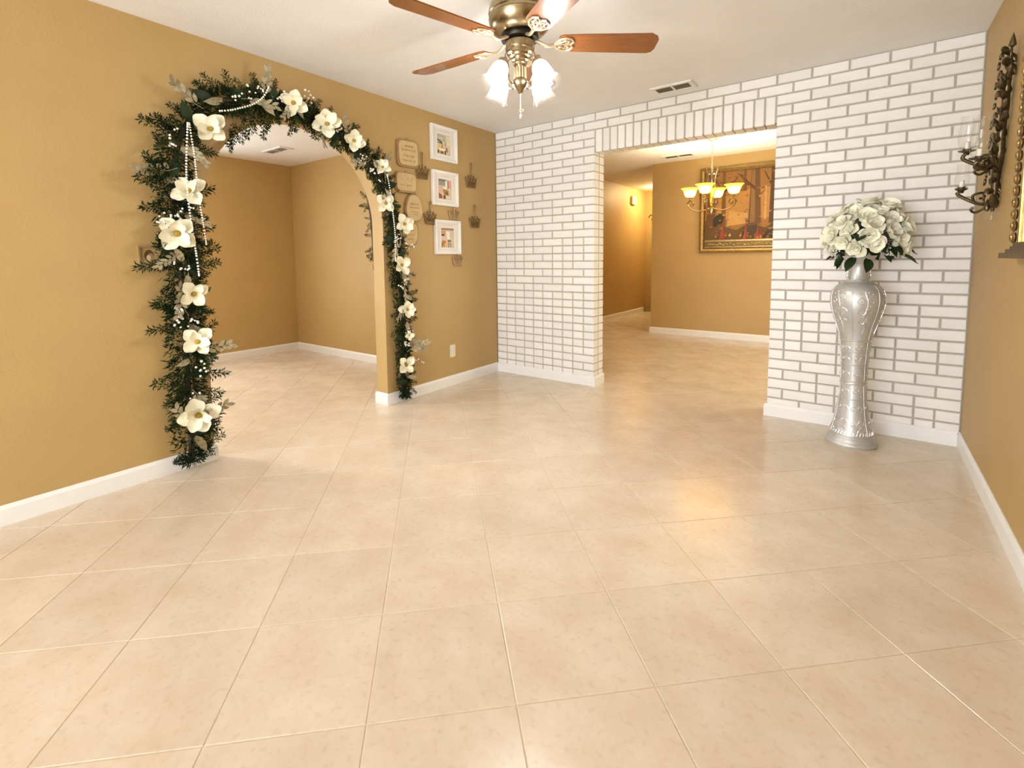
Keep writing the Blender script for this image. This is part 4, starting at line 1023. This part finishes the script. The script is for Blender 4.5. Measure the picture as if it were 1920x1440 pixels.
# ------------------------------------------------------------------ forest painting in the dining room
def painting():
    x0, x1, z0, z1 = 1.10, 2.52, 1.225, 2.425
    t = tag(empty('painting', ((x0 + x1) / 2, DY, (z0 + z1) / 2)), 'large gold framed painting of an autumn forest behind the chandelier', 'painting')
    a, b = (x1 - x0) / 2, (z1 - z0) / 2
    fr = MB(); f = 0.075
    pr_ = [(a, b, 0, 0), (a, b, -0.030, 0), (a - 0.02, b - 0.02, -0.042, 1), (a - 0.032, b - 0.032, -0.038, 0), (a - f + 0.022, b - f + 0.022, -0.026, 1), (a - f, b - f, -0.030, 0), (a - f, b - f, -0.008, 0)]
    for (a0, b0, d0, m0), (a1, b1, d1, m1) in zip(pr_, pr_[1:]):
        fr.cur = m1
        fr.add([(sx * aa, dd, sz * bb) for aa, bb, dd in ((a0, b0, d0), (a1, b1, d1)) for sx, sz in ((-1, -1), (1, -1), (1, 1), (-1, 1))], [(i, (i + 1) % 4, 4 + (i + 1) % 4, 4 + i) for i in range(4)])
    fr.ob('frame', ['golddark', 'gold'], t)
    # lower gold panel of the inner frame
    iw, ib, it = a - f, -(b - f), b - f
    bp = MB(); bp.box(-iw, iw, -0.016, -0.006, ib, ib + 0.085).ob('lower_panel', 'golddark', t)
    gb = MB(); gb.box(-iw, iw, -0.024, -0.006, ib + 0.085, ib + 0.105); gb.box(-iw, iw, -0.020, -0.006, ib, ib + 0.010)
    gb.ob('gold_fillet', 'gold', t)
    lf = MB(); rs = random.Random(9)
    for k in range(26):
        c_ = (-iw + 0.06 + (2 * iw - 0.12) * k / 25, ib + 0.045)
        lf.sphere((c_[0], -0.016, c_[1] + rs.uniform(-.012, .012)), 0.024, 8, 4, (1.3, 0.25, 0.5))
    lf.ob('panel_leaves', 'gold', t, 60)
    mats = []; mb = MB()
    lay_ = [0]
    def paint(c, pts):
        c = flat(*c)
        if c not in mats: mats.append(c)
        mb.cur = mats.index(c); lay_[0] += 1
        y = -0.008 - 0.00006 * lay_[0]
        mb.add([(u * iw, y, ib + 0.105 + v * (it - ib - 0.105)) for u, v in pts], [tuple(range(len(pts)))])
    paint((146, 102, 46), rect(-1, 0, 1, 1))
    paint((172, 126, 64), [(-0.75, 0.30), (1, 0.3), (1, 0.75), (-0.2, 0.72), (-0.75, 0.6)])
    paint((190, 146, 82), [(-0.55, 0.20), (-0.05, 0.24), (0, 0.36), (-0.5, 0.42)]); paint((184, 138, 72), rect(0.42, 0.32, 1, 0.52))
    paint((92, 66, 26), [(-1, 0), (1, 0), (1, 0.24), (0.55, 0.30), (0.2, 0.16), (-0.1, 0.24), (-0.35, 0.14), (-0.6, 0.20), (-1, 0.30)])
    paint((58, 44, 22), [(0.15, 0.02), (0.9, 0.02), (0.75, 0.20), (0.35, 0.24)]); paint((64, 54, 30), [(-0.25, 0.02), (0.1, 0.02), (0.05, 0.2), (-0.1, 0.24), (-0.22, 0.16)])
    def trunk(u, wd, top, bot, c, lean=0.0):
        paint(c, [(u - wd, bot), (u + wd, bot), (u + wd * 0.6 + lean, top), (u - wd * 0.6 + lean, top)])
    trunk(-0.88, 0.10, 1.0, 0.14, (96, 62, 26)); trunk(-0.62, 0.05, 1.0, 0.2, (112, 74, 32)); trunk(0.0, 0.13, 1.0, 0.20, (98, 66, 32)); trunk(-0.04, 0.05, 1.0, 0.24, (132, 96, 52)); trunk(0.34, 0.07, 1.0, 0.22, (78, 50, 24)); trunk(0.20, 0.02, 0.75, 0.28, (196, 150, 92)); trunk(-0.20, 0.04, 1.0, 0.7, (104, 70, 34))
    trunk(0.8, 0.09, 1.0, 0.2, (90, 58, 26))
    def limb(p, q, wd, c=(82, 50, 22)):
        dx, dy = q[0] - p[0], q[1] - p[1]; l_ = math.hypot(dx, dy); nx, ny = -dy / l_ * wd, dx / l_ * wd * 1.2
        paint(c, [(p[0] - nx, p[1] - ny), (p[0] + nx, p[1] + ny), (q[0] + nx * .3, q[1] + ny * .3), (q[0] - nx * .3, q[1] - ny * .3)])
    for p, q, wd in (((0.34, 0.70), (0.62, 0.98), 0.025), ((0.34, 0.72), (0.16, 0.96), 0.022), ((0.45, 0.80), (0.60, 0.82), 0.012), ((0.0, 0.72), (-0.35, 0.96), 0.02), ((-0.1, 0.78), (-0.5, 0.85), 0.012), ((-0.62, 0.7), (-0.35, 0.9), 0.018), ((-0.62, 0.66), (-0.8, 0.92), 0.016), ((-0.3, 0.84), (-0.42, 0.62), 0.010), ((0.34, 0.60), (0.95, 0.64), 0.008), ((0.05, 0.6), (0.2, 0.7), 0.010), ((0.62, 0.22), (0.36, 0.16), 0.012), ((0.8, 0.2), (0.45, 0.24), 0.012)):
        limb(p, q, wd)
    paint((44, 34, 20), [(0.55, 0.60), (0.72, 0.66), (0.95, 0.58), (0.95, 0.40), (0.80, 0.42), (0.70, 0.50)])
    paint((40, 32, 20), [(-0.82, 0.20), (-0.62, 0.22), (-0.60, 0.38), (-0.74, 0.40), (-0.84, 0.30)])
    for k in range(150):
        u = rs.uniform(-0.98, 0.95); v = rs.choice((rs.uniform(0.72, 0.98), rs.uniform(0.04, 0.30), rs.uniform(0.3, 0.75))); s = rs.uniform(0.012, 0.035)
        c_ = rs.choice(((120, 80, 32), (150, 100, 40), (92, 62, 28)) if v > 0.7 else ((84, 60, 26), (110, 78, 36), (140, 100, 50)) if v < 0.3 else ((176, 130, 66), (160, 116, 56), (140, 100, 48)))
        paint(c_, [(u - s * 1.6, v), (u, v - s * 0.5), (u + s * 1.6, v + s * 0.2), (u, v + s * 0.6)])
    for u, wd, h_ in ((-0.62, 0.05, 0.30), (-0.16, 0.04, 0.26), (0.06, 0.05, 0.22), (0.13, 0.03, 0.18), (0.66, 0.05, 0.26), (0.78, 0.03, 0.18)):
        for q in range(5):
            du = wd * (q - 2) * 0.45; hh = h_ * rs.uniform(0.55, 1.05)
            paint(rs.choice(((140, 58, 28), (158, 74, 38), (120, 48, 24))), [(u + du * 1.3 - 0.010, 0.0), (u + du * 1.3 + 0.010, 0.0), (u + du * 0.5 + 0.008, hh * 0.6), (u + du * 0.2 + 0.003, hh), (u + du * 0.2 - 0.004, hh), (u + du * 0.5 - 0.008, hh * 0.6)])
    for k in range(22):
        u = rs.uniform(-0.9, 0.9); v = rs.uniform(0.02, 0.10); s = rs.uniform(0.015, 0.035)
        paint(rs.choice(((186, 110, 50), (206, 150, 80), (150, 66, 30), (120, 84, 36))), [(u - s, v), (u, v - s), (u + s, v), (u, v + s)])
    mb.ob('canvas', mats, t)
painting()

# ------------------------------------------------------------------ hallway bits
t = tag(empty('door_chime', (HX, 5.60, 2.33)), 'small cream chime box high on the hallway wall', 'door chime')
MB().prism(superellipse(0.11, 0.085, 8, 24), 'x', 0, 0.045).ob('cover', 'plastic', t, 40)
gm = MB()
for k in range(5): gm.box(0.045, 0.048, -0.08 + 0.036 * k, -0.068 + 0.036 * k, -0.06, 0.06)
gm.ob('grille', 'plaque_rim', t)
t = tag(empty('wall_ornament', (-0.62, HY, 2.02)), 'small dark metal scroll ornament on the hallway end wall', 'wall ornament')
mb = MB()
for s in (-1, 1): mb.tube([(s * (0.06 - 0.05 * u) * math.cos(5 * u) + s * 0.05, -0.012, 0.07 * math.sin(5 * u) * (1 - 0.5 * u)) for u in [i / 16 for i in range(17)]], 0.010, 6)
mb.ob('scroll', 'bronze', t, 60)
MB().tube([(0, -0.012, 0.02), (0.0, -0.02, -0.11)], 0.009, 6).ob('drop', 'bronze', t, 60)
tag(MB().box(HX + 0.02, DX0, HY - 0.10, HY - 0.002, 0, 0.13).ob('hall_end_baseboard', 'plaque_rim'), 'low dark brown baseboard strip at the hall end', 'floor register')  # brown baseboard strip along the foot of the end wall

# ------------------------------------------------------------------ bronze sconce on the right wall
def sconce():
    y0, z0 = -0.735, 1.735
    t = tag(empty('wall_sconce', (W, y0, z0), (R(15), 0, 0)), 'antique bronze scroll sconce with glass candle cups on the right wall', 'sconce')
    # local frame: x negative is into the room, y along the wall, z up
    spine = [(0.0, 0.365), (0.012, 0.32), (-0.012, 0.26), (0.010, 0.20), (-0.010, 0.10), (0.012, 0.0), (-0.008, -0.10), (0.012, -0.20), (0.0, -0.30), (-0.006, -0.37)]
    S = [(-0.022, a, b) for a, b in spine]
    wd = [0.2, 0.6, 0.8, 0.9, 0.9, 1.1, 1.2, 1.1, 0.8, 0.4]
    pb = MB(); n_ = 36
    pts = smooth_path(S, n_); tp = []
    for i in range(n_ + 1):
        u = i / n_ * (len(wd) - 1); k = min(int(u), len(wd) - 2); tp.append(wd[k] + (wd[k + 1] - wd[k]) * (u - k))
    pb.tube(pts, 0.016, 10, tp)
    pb.lathe([(0, 0), (0.014, 0.01), (0.010, 0.03), (0.0, 0.065)], 8, (-0.022, 0.0, 0.355))
    plate = pb.ob('back_plate', 'bronze', t, 60)
    rs = random.Random(4)
    for k in range(30):     # cast acanthus lobes on both sides of the spine
        u = 0.03 + 0.93 * k / 29; p = interp(S, u); s = 1 if k % 2 else -1
        big = rs.uniform(0.9, 1.5)
        mb = MB().lathe([(0, -0.030), (0.008, -0.024), (0.013, -0.008), (0.011, 0.008), (0.006, 0.022), (0.002, 0.034), (0, 0.036)], 9)
        o_ = mb.ob('acanthus_lobe', 'bronze', plate, 60, p + Vector((rs.uniform(-0.024, 0.010), s * 0.019, 0)))
        o_.scale = (big, big * 0.8, big); o_.rotation_euler = (s * rs.uniform(-1.0, -0.3) + (PI if rs.random() < 0.3 else 0), rs.uniform(-0.7, 0.1), 0)
    for k in range(16):
        sw = MB()
        u = 0.06 + 0.88 * k / 15; p = interp(S, u); s = 1 if k % 2 else -1
        sp = []
        for i in range(14):
            q = i / 13; r = (0.020 + 0.012 * ((k * 7) % 5) / 4) * (1 - 0.75 * q); th = 5.2 * q
            sp.append(p + Vector((-0.030 - 0.006 * q, s * (0.022 + r * math.cos(th) * 0.7), r * math.sin(th))))
        sw.tube(sp, 0.0060, 6, 0.6)
        sw.ob('scroll', 'bronze', plate, 60)
    # three arms with candle cups and hurricane glasses
    def arm(base, end, big, dip):
        b_ = Vector(base); e_ = Vector(end); am = MB()
        mid = (b_ + e_) / 2 + Vector((0, 0, -dip))
        am.tube(smooth_path([b_, b_ * 0.7 + mid * 0.3 + Vector((0, 0, -dip * 0.4)), mid, e_ + Vector((-0.012, 0, -dip * 0.6)), e_], 20), 0.0085, 7)
        am.tube(smooth_path([mid, mid + Vector((-0.005, 0.0, 0.035)), mid + Vector((0.03, 0, 0.045)), mid + Vector((0.035, 0, 0.02)), mid + Vector((0.018, 0, 0.018))], 14), 0.0065, 6)
        am.tube(smooth_path([b_ + Vector((0, 0, -0.02)), b_ + Vector((-0.04, 0, -0.05)), b_ + Vector((-0.06, 0, -0.035)), b_ + Vector((-0.05, 0, -0.022))], 10), 0.006, 6)
        ao = am.ob('arm', 'bronze', t, 60)
        MB().lathe([(0, -0.012), (0.010, -0.01), (0.012, 0.0), (0.034 * big, 0.008), (0.036 * big, 0.013), (0.016, 0.014), (0.016, 0.022), (0, 0.022)], 18, e_).ob('candle_cup', 'bronze', ao, 45)
        pr_ = [(0.017, 0.014), (0.026, 0.020), (0.037, 0.05), (0.040, 0.08), (0.036, 0.115), (0.032, 0.15), (0.034, 0.185)]
        MB().lathe([(r * big, zz * big) for r, zz in pr_], 24, e_, cap=False).ob('hurricane_glass', 'clear', ao, 60)
        MB().lathe([(0.0, 0.02), (0.010, 0.02), (0.010, 0.052), (0.0, 0.055)], 10, e_).ob('candle', 'pearl', ao, 50)
    arm((-0.04, 0.0, -0.14), (-0.095, -0.055, -0.115), 1.05, 0.035)
    arm((-0.04, 0.02, -0.12), (-0.125, 0.075, -0.09), 0.95, 0.045)
    arm((-0.035, 0.03, -0.33), (-0.125, 0.13, -0.285), 0.72, 0.03)
    MB().lathe([(0, 0), (0.006, -0.004), (0.012, -0.03), (0.008, -0.045), (0, -0.05)], 10, (-0.022, 0.0, -0.375)).ob('crystal_drop', 'clear', t, 60)
def orient_neg(o, d):
    d = d.normalized(); zax = Vector((-1, 0, 0)); zax = (zax - d * zax.dot(d)).normalized()
    o.rotation_euler = Matrix((d, zax.cross(d), zax)).transposed().to_euler()
sconce()

# ------------------------------------------------------------------ gold mirror frame on the right wall (mostly outside the picture)
def mirror():
    y1, y0, z0, z1 = -1.19, -1.83, 1.165, 2.12
    t = tag(empty('wall_mirror', (W, (y0 + y1) / 2, z0)), 'ornate gold framed mirror with scalloped edge and bottom ledge on right wall', 'mirror')
    a = (y1 - y0) / 2; h_ = z1 - z0
    fr = MB()
    for s in (-1, 1):
        fr.box(-0.016, 0, s * a - 0.028 if s > 0 else -a, s * a if s > 0 else -a + 0.028, 0.045, h_)
        fr.box(-0.030, 0, (a - 0.055 if s > 0 else -a + 0.038), (a - 0.038 if s > 0 else -a + 0.055), 0.045, h_)
        fr.box(-0.022, 0, (a - 0.075 if s > 0 else -a + 0.055), (a - 0.055 if s > 0 else -a + 0.075), 0.045, h_)
    fr.box(-0.035, 0, -a, a, h_ - 0.06, h_)
    fr.ob('frame', 'gold', t)
    lg = MB()
    for k, (w_, d_, zz, hh) in enumerate(((0.075, 0.062, -0.012, 0.022), (0.035, 0.050, 0.010, 0.014), (0.018, 0.040, 0.024, 0.012), (0.008, 0.034, 0.036, 0.014))):
        lg.box(-d_, 0, -a - w_, a + w_, zz, zz + hh)
    lg.ob('ledge', 'golddark', t)
    for s in (-1, 1):
        for k in range(20):
            c_ = (-0.032, s * (a + 0.012), 0.07 + k * 0.046)
            b = MB().lathe([(0, -0.007), (0.019, -0.006), (0.024, 0), (0.019, 0.006), (0.0, 0.007)], 14, c_, (-1, 0, 0)).ob('scallop', 'golddark', t, 50)
            MB().tube([(c_[0] - 0.007, c_[1] + 0.013 * math.cos(q), c_[2] + 0.013 * math.sin(q)) for q in [2 * PI * i / 10 for i in range(11)]], 0.004, 5).ob('scallop_ring', 'gold', b, 60)
    MB().box(-0.010, -0.004, -a + 0.07, a - 0.07, 0.05, h_ - 0.05).ob('glass', 'mirror', t)
mirror()
